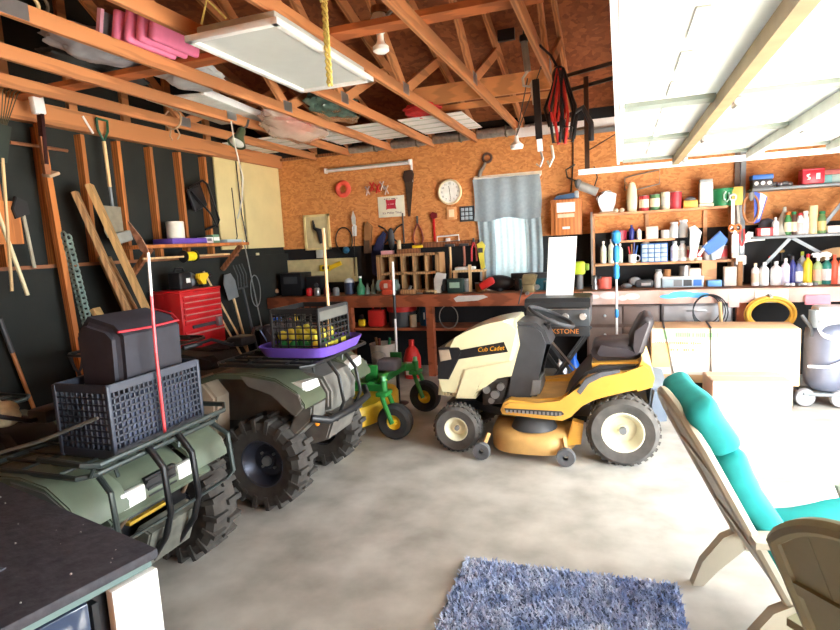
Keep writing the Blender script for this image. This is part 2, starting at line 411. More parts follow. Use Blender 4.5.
# base cabinet and metal drawer chest below the right half of the bench
t = thing('base_cabinet', 'brown base cabinet with white knobs behind the folded griddle', 'cabinet', (.02,6.98,0))
MB().box((0,0,.45),(.78,.44,.86),bev=.006).build('body', mat('dark_brown_panel',(104,84,76),.5,var=.15), t)
for k, (x, z, w_, h_) in enumerate(((-.19,.76,.36,.20),(.19,.76,.36,.20),(-.19,.36,.36,.52),(.19,.36,.36,.52))):
    p = MB().box((x,-.229,z),(w_,.018,h_),bev=.005).build('drawer' if k < 2 else 'door', mat('grey_brown_panel',(126,108,100),.5,var=.12), t)
    MB().ell((x,-.25,z+(0 if k < 2 else .18)),(.016,.016,.016),10).build('knob', whitep, p)
t = thing('drawer_chest', 'grey metal drawer chest under the bench behind the long cardboard carton', 'drawer chest', (.78,6.98,0))
MB().box((0,0,.46),(.70,.44,.88),bev=.006).build('body', mat('grey_chest_metal',(150,146,148),.4,metal=.2,var=.1), t)
for z in (.78,.60,.40,.18):
    p = MB().box((0,-.23,z),(.66,.02,.16),bev=.005).build('drawer', mat('pale_grey_metal',(186,184,186),.4,metal=.15,var=.08), t)
    MB().box((0,-.247,z+.03),(.20,.014,.02),bev=.004).build('handle', steel, p)

# ================================================================== SHELVES RIGHT
shelf_w = mat('shelf_wood',(206,150,106),.65,var=.2,scale=3,kind='wood',stretch=(.5,5,5))
SA = [1.335, 1.60, 1.925]
t = thing('wall_shelf', 'wooden wall shelf unit crowded with cans right of the window', 'shelf', (0,0,0))
MB().box((.46,7.16,SA[0]-.0125),(1.52,.24,.025)).build('shelf_board', shelf_w, t)
MB().box((.26,7.18,SA[1]-.0125),(.66,.20,.025)).build('shelf_board', shelf_w, t)
MB().box((.40,7.16,SA[2]-.0125),(1.42,.24,.025)).build('shelf_board', shelf_w, t)
for x in (-.30,1.17): MB().box((x,7.16,1.50),(.025,.24,.84)).build('upright', shelf_w, t)
MB().box((-.315,7.03,1.52),(.022,.022,.86)).build('slotted_standard', steel, t)
for x in (.3,.92): MB().box((x,7.27,1.63),(.04,.02,.55)).build('cleat', shelf_w, t)
MB().box((.94,7.16,1.177),(.15,.2,.26)).build('divider', shelf_w, t)
SB = [1.575, 2.085]
t = thing('steel_shelf', 'grey steel wall shelf rack holding bottles at the far right', 'shelf', (0,0,0))
for z in SB: MB().box((1.98,7.12,z-.015),(1.30,.32,.03),bev=.004).build('shelf_board', greym, t)
b = MB(); b.box((1.29,7.25,1.80),(.05,.05,1.46)); b.build('post', greym, t)
MB().box((1.235,7.26,1.88),(.05,.03,1.5)).build('wood_batten', mat('grey_batten',(112,98,88),.7), t)
MB().bar((1.36,7.05,1.12),(1.72,7.05,1.55),.035,.008,up=(0,1,0)).build('brace', greym, t)
MB().bar((1.72,7.05,1.55),(2.05,7.05,1.33),.035,.008,up=(0,1,0)).build('brace', greym, t)
MB().bar((1.98,7.1,1.60),(2.3,7.1,2.05),.035,.02,up=(0,1,0)).build('brace', greym, t)
MB().box((2.58,7.25,1.58),(.05,.05,1.05)).build('post', greym, t)

# ================================================================== LAWN TRACTOR
MX, MY = .01, 4.66
t = thing('lawn_tractor', 'cream and yellow riding lawn tractor parked sideways in front of the workbench', 'riding mower', (MX,MY,0), 0)
def sp(pts, dy):      # side-view outline in the tractor's own upright plane dy from its centre line
    out = []
    for (px, py) in pts:
        p = atY(420+px/3.316, 290+py/3.316, MY+dy); out.append((p.x-MX, p.z))
    return out
myel = mat('mower_yellow', (224,168,72), .35, var=.06, coat=.3)
wear = mat('worn_yellow', (200,156,92), .6, var=.2, scale=6)
hood = MB().prism(sp([(55,352),(60,290),(70,205),(76,192),(85,181),(115,158),(150,139),(190,123),(230,111),(270,103),(305,97),(313,99),(320,135),(328,185),(300,290),(205,305),(180,366)],-.25),'xz',-.25,.25,bev=.045,seg=3).build('hood', cream, t, ang=50)
pn = MB().prism(sp([(148,262),(310,232),(298,286),(200,302),(178,360),(118,358)],-.25),'xz',-.262,-.248,bev=.006).build('side_panel', cream, t)
MB().prism(sp([(60,192),(128,190),(140,206),(96,296),(60,294)],-.25),'xz',-.266,.266,bev=.008).build('grille', black, t)
MB().prism(sp([(128,200),(278,172),(292,205),(122,230)],-.25),'xz',-.256,-.249).build('side_stripe', black, t)
MB().prism(sp([(64,198),(98,196),(106,228),(70,236)],-.25),'xz',-.272,-.262,bev=.004).build('headlight', mat('smoked_lens',(170,150,128),.15,var=.1), t)
a = sp([(235,195)],-.25)[0]; text('Cub Cadet', .052, mat('logo_orange',(244,170,40),.5), t, (a[0],-.259,a[1]), (PI/2,-.10,0), shear=.25, xs=.95)
a = sp([(112,346)],-.25)[0]; text('LTX 1046', .040, black, t, (a[0],-.253,a[1]), (PI/2,.02,0))
MB().prism(sp([(330,105),(300,115),(330,185),(276,366),(372,372),(398,338),(378,300),(432,182),(412,135),(385,112)],-.20),'xz',-.20,.20,bev=.03).build('dashboard_tower', dkgrey, t)
MB().prism(sp([(374,300),(400,298),(398,345),(366,350)],-.2),'xz',-.215,.1,bev=.01).build('fuel_neck', greyp, t)
MB().prism(sp([(205,306),(300,292),(276,380),(205,385)],-.2),'xz',-.19,.19,bev=.02).build('engine', mat('engine_grey',(72,66,62),.5,metal=.3,var=.3,scale=20), t)
eb = MB()
for (px, py, r) in ((222,330,.03),(250,345,.035),(238,365,.025),(268,320,.03)):
    a = sp([(px,py)],-.2)[0]; eb.cyl((a[0],-.225,a[1]),(a[0],-.18,a[1]),r)
eb.build('engine_pulley', steel, t)
MB().prism(sp([(90,372),(180,366),(270,392),(560,420),(560,440),(255,415),(170,390),(95,392)],-.16),'xz',-.16,.16).build('frame_rail', blackm, t)
def sq(pts, dy): return sp([((340+cx/2.47-420)*3.316, (270+cy/2.47-290)*3.316) for cx, cy in pts], dy)
fend = sq([(395,347),(402,330),(418,322),(480,330),(545,330),(562,318),(590,282),(612,264),(650,256),(700,255),(735,250),(745,226),(768,240),(778,270),(772,292),(735,302),(660,305),(625,315),(600,335),(570,365),(548,375),(400,358)],-.44)
for ya, yb in ((-.44,-.31),(.31,.44)): MB().prism(fend,'xz',ya,yb,bev=.02).build('fender', myel, t, ang=45)
MB().prism(sq([(398,350),(404,335),(545,336),(562,345),(545,370),(402,360)],-.44),'xz',-.33,.33,bev=.01).build('floor_panel', wear, t)
MB().prism(sq([(545,335),(575,288),(605,256),(640,241),(738,239),(760,262),(765,285),(640,285),(612,290),(590,315),(565,350)],-.38),'xz',-.36,.36,bev=.02).build('inner_hump', dkgrey, t)
MB().prism(sq([(735,248),(748,226),(768,240),(778,270),(770,290),(740,285)],-.44),'xz',-.42,.42,bev=.02).build('tail_panel', mat('sunlit_mower_yellow',(232,196,128),.4,var=.05), t)  # rear panel paler than the fenders: bright light put into its colour
MB().prism(sq([(585,300),(606,268),(645,252),(690,247),(692,253),(645,264),(614,280),(594,308)],-.44),'xz',-.447,-.40,bev=.003).build('arch_trim', mat('slate_trim',(96,98,104),.4,var=.1), t)
MB().prism(sp([(280,392),(470,402),(478,412),(450,418),(285,402)],-.44),'xz',-.452,-.20,bev=.004).build('foot_pad', dkgrey, t)
rb = MB()
for k in range(14):
    a = sp([(290+k*13.5,400+k*.8)],-.44)[0]; rb.box((a[0],-.454,a[1]),(.018,.008,.022))
rb.build('foot_pad_tread', steel, t)
MB().prism(sp([(568,246),(740,240),(738,266),(700,262),(640,268),(572,272)],-.30),'xz',-.28,.28,bev=.01).build('seat_mount', myel, t)
seatm = mat('seat_vinyl',(60,54,58),.5,var=.1)
MB().prism(sp([(566,206),(574,190),(600,184),(690,178),(730,196),(734,226),(700,246),(590,240),(570,226)],-.25),'xz',-.24,.24,bev=.045,seg=3).build('seat', seatm, t, ang=70)
MB().prism(sp([(690,190),(712,140),(734,102),(752,92),(774,98),(778,112),(742,214),(724,232),(700,226)],-.25),'xz',-.23,.23,bev=.035,seg=3).build('seat_back', seatm, t, ang=70)
a = sp([(435,100)],0)[0]
sw = MB().torus((a[0],0,a[1]+.03),.19,.016,'z',rot=(0,.42,0))
for k in range(3):
    an = 2*PI*k/3+.5; v = Euler((0,.42,0)).to_matrix() @ Vector((.16*math.cos(an),.16*math.sin(an),0)); sw.cyl((a[0],0,a[1]-.02),(a[0]+v.x,v.y,a[1]+v.z),.011,n=8)
sw.ell((a[0],0,a[1]-.01),(.04,.04,.025),12); sw.build('steering_wheel', dkgrey, t)
MB().cyl((a[0]-.03,0,a[1]-.03),(a[0]-.10,0,a[1]-.2),.03).build('steering_column', black, t)
def mower_wheel(x, y, r, w, rimr, tm, side):
    tw = MB().lathe([(rimr,-w*.42),(r*.86,-w*.5),(r*.97,-w*.38),(r,-w*.15),(r,w*.15),(r*.97,w*.38),(r*.86,w*.5),(rimr,w*.42),(rimr*.9,0),(rimr,-w*.42)],axis='y',n=36)
    n = 30
    for k in range(n):
        an = 2*PI*k/n
        for s_ in (-1,1):
            a2 = an+(0 if s_ > 0 else PI/n)
            tw.box((r*1.0*math.cos(a2),s_*w*.22,r*1.0*math.sin(a2)),(.012,w*.3,r*.10),rot=(s_*.35,-a2,0))
    o = tw.build('wheel', tm, t, loc=(x,y,r))
    rm = MB().lathe([(0,side*w*.12),(rimr*.25,side*w*.12),(rimr*.30,side*w*.05),(rimr*.65,side*w*.02),(rimr*.86,side*w*.33),(rimr*.98,side*w*.43),(rimr*1.04,side*w*.43),(rimr*1.04,side*w*.36),(rimr*.9,side*w*.2),(rimr*.9,-side*w*.4)],axis='y',n=28)
    rm.build('rim', mat('cream_rim',(232,226,196),.4,var=.08), o)
    MB().lathe([(0,side*w*.30),(r*.10,side*w*.30),(r*.10,side*w*.05)],axis='y',n=16).build('hub_cap', greyp, o)
for y in (-.37,.37): mower_wheel(0,y,.255,.22,.145,dusty_rubber,-1 if y < 0 else 1)
for y in (-.36,.36): mower_wheel(-1.27,y,.19,.16,.095,dusty_rubber,-1 if y < 0 else 1)
MB().cyl((-1.27,-.3,.19),(-1.27,.3,.19),.025).build('front_axle', blackm, t)
dk = MB(); prof = []
ring = lambda s_, z: [( -.68+.34*s_*math.copysign(abs(math.cos(q))**.6,math.cos(q)), .50*s_*math.copysign(abs(math.sin(q))**.75,math.sin(q))-.03, z) for q in [2*PI*k/32 for k in range(32)]]
dk.loft([ring(1.0,.06),ring(1.0,.15),ring(.95,.19),ring(.80,.215),ring(.45,.22)])
dk.build('mower_deck', wear, t, ang=50)
MB().lathe([(0,.30),(.10,.30),(.15,.27),(.18,.215)],c=(-.66,-.30,0),n=20).build('spindle_cover', dkgrey, t)
MB().cyl((-.66,-.36,.27),(-.66,-.36,.31),.018,n=10).build('wash_port', green, t)
MB().prism([(-.42,.10),(-.30,.12),(-.28,.28),(-.36,.30)],'xz',-.40,-.30,bev=.01).build('deck_bracket', myel, t)
for (px, py) in ((205,506),(484,528)):
    a = sp([(px,py)],-.52)[0]; z = .07
    MB().lathe([(.02,-.025),(.065,-.028),(.07,-.01),(.07,.01),(.065,.028),(.02,.025)],c=(a[0],-.54,z),axis='y',n=20).build('gauge_wheel', mat('grey_rubber',(92,92,94),.7,var=.2), t)
    MB().bar((a[0],-.50,z),(a[0]*.9-.06,-.46,.19),.02,.03).build('wheel_arm', wear, t)
MB().prism([(-.25,.20),(.22,.22),(.2,.42),(-.2,.44)],'xz',-.22,.22,bev=.02).build('transmission', blackm, t)
MB().cyl((0,-.3,.255),(0,.3,.255),.03).build('rear_axle', blackm, t)
MB().prism([(.16,.30),(.30,.32),(.31,.55),(.2,.58)],'xz',-.36,.36,bev=.02).build('rear_plate', mat('blue_grey_plate',(112,124,140),.5,var=.1), t)
# ================================================================== QUAD BIKES
def make_quad(name, label, ox, oy, rz, old):
    t = thing(name, label, 'quad bike', (ox,oy,0), rz)
    body = mat('olive_plastic_old',(90,100,84),.5,var=.18,scale=5) if old else mat('olive_plastic',(72,80,62),.4,var=.16,scale=5)
    grey = mat('quad_grey_plastic',(100,98,92),.6,var=.25,scale=6)
    mud = mat('dusty_grey_plastic',(168,152,132),.8,var=.2,scale=4)
    tubem = mat('rack_tube',(60,68,66),.35,metal=.4,var=.15) if old else mat('black_tube',(36,38,38),.35,metal=.3,var=.15)
    R = .31
    def wheel(x, y, w, side):
        rimr = .15
        tw = MB().lathe([(rimr,-w*.40),(R*.78,-w*.52),(R*.92,-w*.46),(R*.95,-w*.2),(R*.95,w*.2),(R*.92,w*.46),(R*.78,w*.52),(rimr,w*.40),(rimr*.92,0),(rimr,-w*.40)],axis='y',n=36)
        n = 18
        for k in range(n):
            for s_ in (-1,1):
                a = 2*PI*(k+(.25 if s_ > 0 else -.25))/n
                tw.box((R*.965*math.cos(a),s_*w*.25,R*.965*math.sin(a)),(.026,w*.46,.030),rot=(0,-a,0))
                tw.box((R*.86*math.cos(a),s_*w*.50,R*.86*math.sin(a)),(.09,.016,.028),rot=(0,-a,0))
        o = tw.build('wheel', mat('quad_tyre',(62,58,54),.9,var=.35,scale=12,bump=.2), t, loc=(x,y,R), smooth=False)
        s_ = side
        MB().lathe([(0,s_*w*.10),(.05,s_*w*.10),(.06,s_*w*.02),(.11,s_*w*.0),(.135,s_*w*.30),(.155,s_*w*.42),(.162,s_*w*.42),(.150,s_*w*.2),(.146,-s_*w*.38)],axis='y',n=26).build('rim', mat('blue_black_rim',(66,70,84),.35,metal=.5,var=.15), o)
        h = MB().lathe([(0,s_*w*.22),(.03,s_*w*.22),(.036,s_*w*.08)],axis='y',n=14)
        for k in range(4): a = PI/4+k*PI/2; h.cyl((.065*math.cos(a),s_*w*.0,.065*math.sin(a)),(.065*math.cos(a),s_*w*.09,.065*math.sin(a)),.010,n=6)
        h.build('hub', steel, o)
    for sx in (1,-1):
        for sy in (-1,1): wheel(.63*sx, .385*sy, .20 if sx > 0 else .24, sy)
    # centre body, lofted nose to tail
    secs = [(1.02,.55,.74,.14),(.98,.50,.80,.21),(.80,.50,.86,.26),(.50,.48,.90,.24),(.25,.45,.93,.17),(-.05,.42,.88,.15),(-.45,.45,.80,.18),(-.9,.58,.82,.22),(-1.02,.66,.80,.2)]
    rings = []
    if old: secs = [(x, z0+(.13 if x > .6 else 0), z1, w) for (x, z0, z1, w) in secs]
    for (x, z0, z1, w) in secs:
        ring = []
        for k in range(16):
            a = 2*PI*k/16; c_, s_ = math.cos(a), math.sin(a)
            ring.append((x, w*math.copysign(abs(c_)**.55,c_), (z0+z1)/2+(z1-z0)/2*math.copysign(abs(s_)**.55,s_)))
        rings.append(ring)
    MB().loft(rings).build('body', grey if not old else body, t, ang=50)
    # fenders : arched strips, front and rear, each side
    def arch(x0, pts, y0, y1, nm, m, th=.02):
        lo = [(x-.0, z-th) for x, z in reversed(pts)]
        MB().prism(pts+lo,'xz',y0,y1,bev=.008).build(nm, m, t, ang=50)
    for sy in (-1,1):
        ya, yb = sorted((.22*sy, .50*sy))
        arch(0,[(.08,.74),(.16,.86),(.36,.92),(.62,.93),(.82,.90),(.98,.82),(1.04,.74)],ya,yb,'front_fender',body,.03)
        arch(0,[(-.20,.62),(-.26,.78),(-.42,.86),(-.66,.885),(-.90,.86),(-1.04,.76)],ya,yb,'rear_fender',body,.03)
        # moulded lower lip of the front fender
        ym = .485*sy
        MB().prism([(.55,.91),(.82,.88),(1.0,.80),(1.03,.72),(.96,.66),(.88,.72),(.78,.80),(.60,.84)],'xz',min(ym,ym+.02*sy),max(ym,ym+.02*sy),bev=.004).build('fender_lip', grey, t)
        # mud guard behind the front wheel and footwell
        MB().prism([(.02,.40),(.20,.38),(.28,.46),(.30,.74),(.18,.88),(.06,.84),(-.04,.60)],'xz',min(.30*sy,.46*sy),max(.30*sy,.46*sy),bev=.02).build('mud_guard', mud, t)
        MB().box((-.10,.36*sy,.33),(.50,.24,.03),bev=.008).build('footboard', black, t)
        # suspension
        a = Vector((.60,.16*sy,.72)); bq = Vector((.62,.29*sy,.36)); hel = []
        for k in range(80):
            f = k/79; p = a.lerp(bq,.15+.6*f); an = f*2*PI*8; hel.append(p+Vector((.036*math.cos(an),.036*math.sin(an),0)))
        MB().tube(hel,.008,6).build('shock_spring', mat('spring_grey',(96,98,100),.4,metal=.5), t)
        MB().cyl(a,bq,.018,n=10).build('shock', steel, t)
        for dx in (-.12,.12):
            MB().cyl((.63+dx,.10*sy,.40),(.63,.30*sy,.33),.014,n=8).build('suspension_arm', blackm, t)
        MB().cyl((.63,.05*sy,.33),(.63,.30*sy,.31),.018,n=8).build('drive_shaft', blackm, t)
        # headlights
        if old: MB().box((1.0,.185*sy,.735),(.05,.15,.085),bev=.012).build('headlight', mat('lamp_lens',(236,238,232),.15,var=.03), t)
        else: MB().prism([(.20*sy,.76),(.42*sy,.79),(.43*sy,.86),(.24*sy,.845)],'yz',.86,1.0,bev=.012).build('headlight', mat('lamp_lens',(236,238,232),.15,var=.03), t)
    # engine block
    MB().box((-.05,0,.42),(.55,.26,.30),bev=.03).build('engine', mat('engine_grey_dark',(58,56,54),.5,metal=.3,var=.3,scale=16), t)
    # handlebar
    hb = [(.08,-.38,1.08),(.14,-.25,1.10),(.20,-.12,1.04),(.20,.12,1.04),(.14,.25,1.10),(.08,.38,1.08)]
    MB().tube(hb,.012,8).build('handlebar', blackm, t)
    for sy in (-1,1): MB().cyl((.10,.31*sy,1.085),(.06,.44*sy,1.075),.018,n=10).build('grip', black, t)
    MB().box((.20,0,1.05),(.14,.18,.07),bev=.02).build('handlebar_pod', black, t)
    # seat
    MB().prism([(.10,.90),(.04,.96),(-.2,.93),(-.55,.95),(-.78,.99),(-.82,.94),(-.78,.86),(.05,.84)],'xz',-.16,.16,bev=.035,seg=3).build('seat', mat('black_seat_vinyl',(30,29,31),.55,var=.15), t, ang=60)
    # racks
    def rack(x0, x1, hy, z, nm, cross, m, rise=0.0):
        b = MB(); b.tube([(x0,-hy+.06,z),(x0,hy-.06,z),(x0+.06,hy,z),(x1-.06,hy,z+rise),(x1,hy-.06,z+rise),(x1,-hy+.06,z+rise),(x1-.06,-hy,z+rise),(x0+.06,-hy,z)],.013,8,closed=True)
        for k in range(cross):
            f = (k+1)/(cross+1); y = -hy+2*hy*f; b.tube([(x0,y,z),(x1,y,z+rise)],.008,6)
        for q in (.3,.7): x = x0+(x1-x0)*q; b.tube([(x,-hy,z+rise*q),(x,hy,z+rise*q)],.008,6)
        for x in (x0+.12,x1-.12):
            for sy in (-1,1): b.cyl((x,hy*.5*sy,z+rise*.5),(x,hy*.45*sy,z-.09),.010,n=6)
        b.build(nm, m, t)
    rack(.30,1.06,.45,.965 if not old else .93,'front_rack',7,tubem)
    rack(-1.10,-.45,.42,1.00,'rear_rack',6,tubem)
    if old:
        b = MB()                                   # raised second hoop of the front rack
        b.tube([(.72,-.45,1.0),(1.08,-.47,1.0),(1.13,-.42,.985),(1.13,.42,.985),(1.08,.47,1.0),(.72,.45,1.0)],.014,8)
        for y in (-.42,0,.42): b.cyl((1.1,y,.985),(1.05,y,.93),.010,n=6)
        b.build('rack_hoop', tubem, t)
        b = MB()                                   # brush guard
        b.tube([(1.05,-.38,.92),(1.16,-.40,.86),(1.18,-.40,.62),(1.16,-.36,.56),(1.17,0,.56),(1.16,.36,.56),(1.18,.40,.62),(1.16,.40,.86),(1.05,.38,.92)],.015,8)
        b.build('bumper_hoop', tubem, t)
        for y in (-.10,.10):
            MB().tube([(1.06,y,.96),(1.17,y,.86),(1.19,y,.60),(1.13,y,.40),(.98,y*.9,.26)],.019,10).build('bumper_bar', blackm, t)
        gr = MB().box((1.0,0,.74),(.03,.20,.11))
        for k in range(3): gr.box((1.018,0,.705+k*.035),(.012,.19,.014))
        gr.build('grille', black, t)
        MB().prism([(1.0,.72),(1.05,.68),(1.04,.645),(.9,.63),(.86,.68)],'xz',-.34,.34,bev=.01).build('front_valance', body, t)
        MB().box((.86,0,.50),(.10,.50,.22),bev=.02).build('dark_interior', blackm, t)  # black block standing for the dark interior below the valance
        for y in (-.2,.2): MB().tube([(.98,y,.62),(.92,y*1.1,.50),(.80,y*1.3,.40)],.014,8).build('frame_tube', mat('rusty_tube',(112,90,70),.7,var=.3), t)
        MB().prism([(1.10,.44),(1.0,.25),(.82,.22),(.80,.30),(1.0,.48)],'xz',-.17,.17,bev=.01).build('skid_plate', mat('scuffed_plate',(92,92,84),.6,var=.35,scale=12), t)
        MB().box((.92,-.05,.50),(.05,.25,.03)).build('yellow_bracket', mat('ochre_paint',(200,160,50),.5), t)
        b = MB()
        for k in range(7): b.ell((-.30+.055*k,random.uniform(-.13,-.02),1.05+.012*(k%3)),(.055,.08,.05),10)
        b.build('torn_seat_foam', mat('pale_seat_foam',(206,204,170),.9,var=.2,scale=20,bump=.4), t)
    else:
        gr = MB()
        for k in range(7):
            for j in range(4): gr.box((1.015-.012*j,-.15+.05*k+(.025 if j % 2 else 0),.66+.045*j),(.03,.034,.03))
        gr.build('grille', black, t)
        MB().prism([(.80,.88),(1.0,.84),(1.06,.74),(1.05,.62),(.98,.60),(.86,.70)],'xz',-.20,.20,bev=.02).build('nose', grey, t)
        for y in (-.13,.13): MB().tube([(1.0,y,.96),(1.10,y,.84),(1.13,y,.66),(1.05,y*.9,.52)],.014,8).build('bumper_bar', tubem, t)
        MB().tube([(1.02,-.40,.62),(1.10,-.30,.58),(1.12,0,.57),(1.10,.30,.58),(1.02,.40,.62)],.026,10).build('bumper', black, t)
        MB().prism([(1.08,.58),(1.0,.40),(.80,.34),(.80,.44),(.98,.60)],'xz',-.19,.19,bev=.015).build('skid_plate', mat('scuffed_grey',(98,94,88),.6,var=.3,scale=10), t)
        MB().prism([(.95,.72),(1.04,.70),(1.02,.60),(.84,.46),(.80,.52)],'xz',-.40,-.22,bev=.015).build('lower_cowl', grey, t)
        MB().lathe([(0,0),(.03,0),(.034,-.008)],c=(1.03,-.33,.58),axis='x',n=16).build('orange_reflector', mat('reflector_orange',(250,150,40),.2), t)
    for o in list(t.children):
        if o.name.split('.')[0] == 'wheel': continue
        for v in o.data.vertices:
            x, z = v.co.x, v.co.z
            if old:
                if x > .5: x = .5+(x-.5)*.74
                if z > .45: z -= min(.12,(z-.45)*.5)
                v.co.y *= .93
            elif x > .7: x = .7+(x-.7)*.9
            v.co.x = x; v.co.z = z
    return t
make_quad('quad_bike', 'olive quad bike nearest the camera with brush guard and crate on its front rack', -2.98, 2.03, 0.0, True)
make_quad('quad_bike', 'olive quad bike with purple tray and yellow-lettered crate on its front rack', -2.86, 3.46, 0.0, False)

# ---------------- crates
def lattice_wall(b, p0, p1, z0, z1, n, m, t=.008, solid=.06):
    p0 = Vector(p0); p1 = Vector(p1); d = (p1-p0); ln = d.length; u = d/ln; yaw = math.atan2(u.y,u.x)
    for k in range(n+1): q = p0+u*(ln*k/n); b.box((q.x,q.y,(z0+z1)/2),(t,t,z1-z0),rot=(0,0,yaw))
    for j in range(m+1):
        z = z0+(z1-z0)*j/m; q = (p0+p1)/2; b.box((q.x,q.y,z),(ln,t,t),rot=(0,0,yaw))
    q = (p0+p1)/2
    for z in (z0+solid/4, z1-solid/4): b.box((q.x,q.y,z),(ln+.01,t*1.6,solid/2),rot=(0,0,yaw))
bcr = mat('blue_black_crate',(50,56,70),.45,var=.15)
def crate(name, label, loc, rz, lx, ly, h, n1, n2, m, material, extras=None):
    t = thing(name, label, 'crate', loc, rz)
    for nm, a, bq, n in (('side_wall',(-lx/2,-ly/2,0),(lx/2,-ly/2,0),n1),('side_wall',(-lx/2,ly/2,0),(lx/2,ly/2,0),n1),('end_wall',(lx/2,-ly/2,0),(lx/2,ly/2,0),n2),('end_wall',(-lx/2,-ly/2,0),(-lx/2,ly/2,0),n2)):
        b = MB(); lattice_wall(b,a,bq,.01,h,n,m); b.build(nm, material, t)
    b = MB(); b.box((0,0,.008),(lx,ly,.012)); b.build('base', material, t)
    for sx in (-1,1):
        for sy in (-1,1): MB().box((sx*lx/2,sy*ly/2,h/2),(.02,.02,h),bev=.004).build('corner_post', material, t)
    return t
C1 = (-2.245,2.06,.826)
crate('storage_crate','dark blue lattice crate on the nearest quad bike holding a black bag',C1,0,.31,.55,.33,10,20,11,bcr)
t = thing('cooler_bag','dark soft cooler bag with a red zip standing in the nearest crate','bag',(C1[0]-.01,C1[1]+.045,C1[2]+.255),0.02)
MB().prism([(-.13,.0),(.12,.0),(.13,.27),(.08,.32),(-.07,.36),(-.14,.28)],'xz',-.21,.21,bev=.035,seg=3).build('bag_body', mat('black_bag_cloth',(40,39,48),.75,var=.2,scale=12), t)
MB().tube([(.115,-.19,.29),(.12,0,.285),(.115,.19,.29),(.07,.20,.322),(-.06,.20,.352)],.006,6).build('red_piping', mat('red_piping_cloth',(176,40,52),.7), t)
t = thing('cushion','folded blue-grey cloth lying in the nearest crate under the bag','cloth',(C1[0]+.02,C1[1]+.02,C1[2]+.016),0)
MB().box((0,0,.118),(.25,.48,.235),bev=.03).build('folded_cloth', mat('blue_grey_cloth',(86,94,122),.85,var=.25,scale=8), t)
t = thing('rod','red and white marker rod with brown feather tied on top by the nearest crate','marker rod',(-2.065,2.05,.0))
pts0 = [(0,0,.97),(0.005,0,1.45),(.045,0,1.76)]
MB().tube([(-.0,0,.86),(0.0,0,1.25)],.0075,8).build('red_section', mat('bright_red_rod',(226,66,72),.35), t)
MB().tube([(0.0,0,1.25),(.012,0,1.52)],.0075,8).build('pink_section', mat('pink_red_rod',(222,88,98),.35), t)
MB().tube([(.012,0,1.52),(.022,0,1.72)],.0065,8).build('white_section', whitep, t)
fe = MB().prism([(.0,0),(.02,.02),(.025,.09),(.008,.20),(-.01,.14),(-.018,.05)],'xz',-.002,.002)
fe.xf(Matrix.Translation((.02,0,1.70)) @ Matrix.Rotation(-.55,4,'Y')); fe.build('feather', mat('brown_feather',(188,146,118),.8,scale=26,rgb2=(96,60,44)), t)
tag(MB().tube([(-2.72,1.66,.84),(-2.42,1.70,.92),(-2.14,1.765,1.02)],.008,6).build('bungee_rod', mat('grey_cord',(104,104,98),.6)), 'thin grey rod leaning across the near side of the nearest crate', 'rod')
# crate and tray on the second quad
C2 = (-2.06,3.46,.985)
b = MB(); L_, W_ = .25,.29
def tray(u, v):
    a = 2*PI*v; r = [.0,.75,1.0,1.12][min(3,int(u*3+.001))]; z = [0,0,.01,.075][min(3,int(u*3+.001))]
    return (L_*r*math.copysign(abs(math.cos(a))**.4,math.cos(a)), W_*r*math.copysign(abs(math.sin(a))**.4,math.sin(a)), z)
tag(MB().sheet(tray,3,32,.006).build('tray', purple, loc=(C2[0],C2[1],C2[2])), 'purple plastic tray under the crate on the second quad bike', 'tray')
milk = mat('black_milk_crate',(38,39,40),.5,var=.15)
t = crate('milk_crate','black milk crate with yellow lettering sitting in the purple tray',(C2[0],C2[1],C2[2]+.016),0,.36,.42,.30,6,8,7,milk)
MB().box((.186,0,.045),(.006,.40,.055)).build('lettering_panel', milk, t)
strokes(t, mat('yellow_ink',(232,222,70),.6), [(-.15,.03,.045,.036,11),(.06,.15,.045,.036,5)], 0, 2, 'lettering', 'yz', .1896)
MB().box((.186,0,.25),(.006,.40,.06)).build('rim_panel', mat('grey_milk_panel',(92,92,86),.5), t)
for k in range(26):
    x = random.uniform(-.14,.14); y = random.uniform(-.17,.17); lay = k//13
    mm = mat('tennis_yellow',(222,206,70),.8) if (k % 5 > 2 or lay) else mat('grass_green_ball',(40,132,66),.7)
    o = MB().ell((0,0,0),.034,12).build('ball', mm, loc=(C2[0]-.13+(k%13)%4*.085, C2[1]-.165+((k%13)//4)*.105, C2[2]+.063+lay*.068))
    tag(o, 'small %s ball in the black milk crate' % ('yellow' if mm.name == 'tennis_yellow' else 'green'), 'ball', '%s balls in the milk crate' % ('yellow' if mm.name == 'tennis_yellow' else 'green'))
tag(MB().tube([(-1.905,3.44,1.0),(-1.885,3.42,1.83)],.011,8).build('dowel', pale_wood), 'pale wooden stick standing upright in the black milk crate', 'stick')

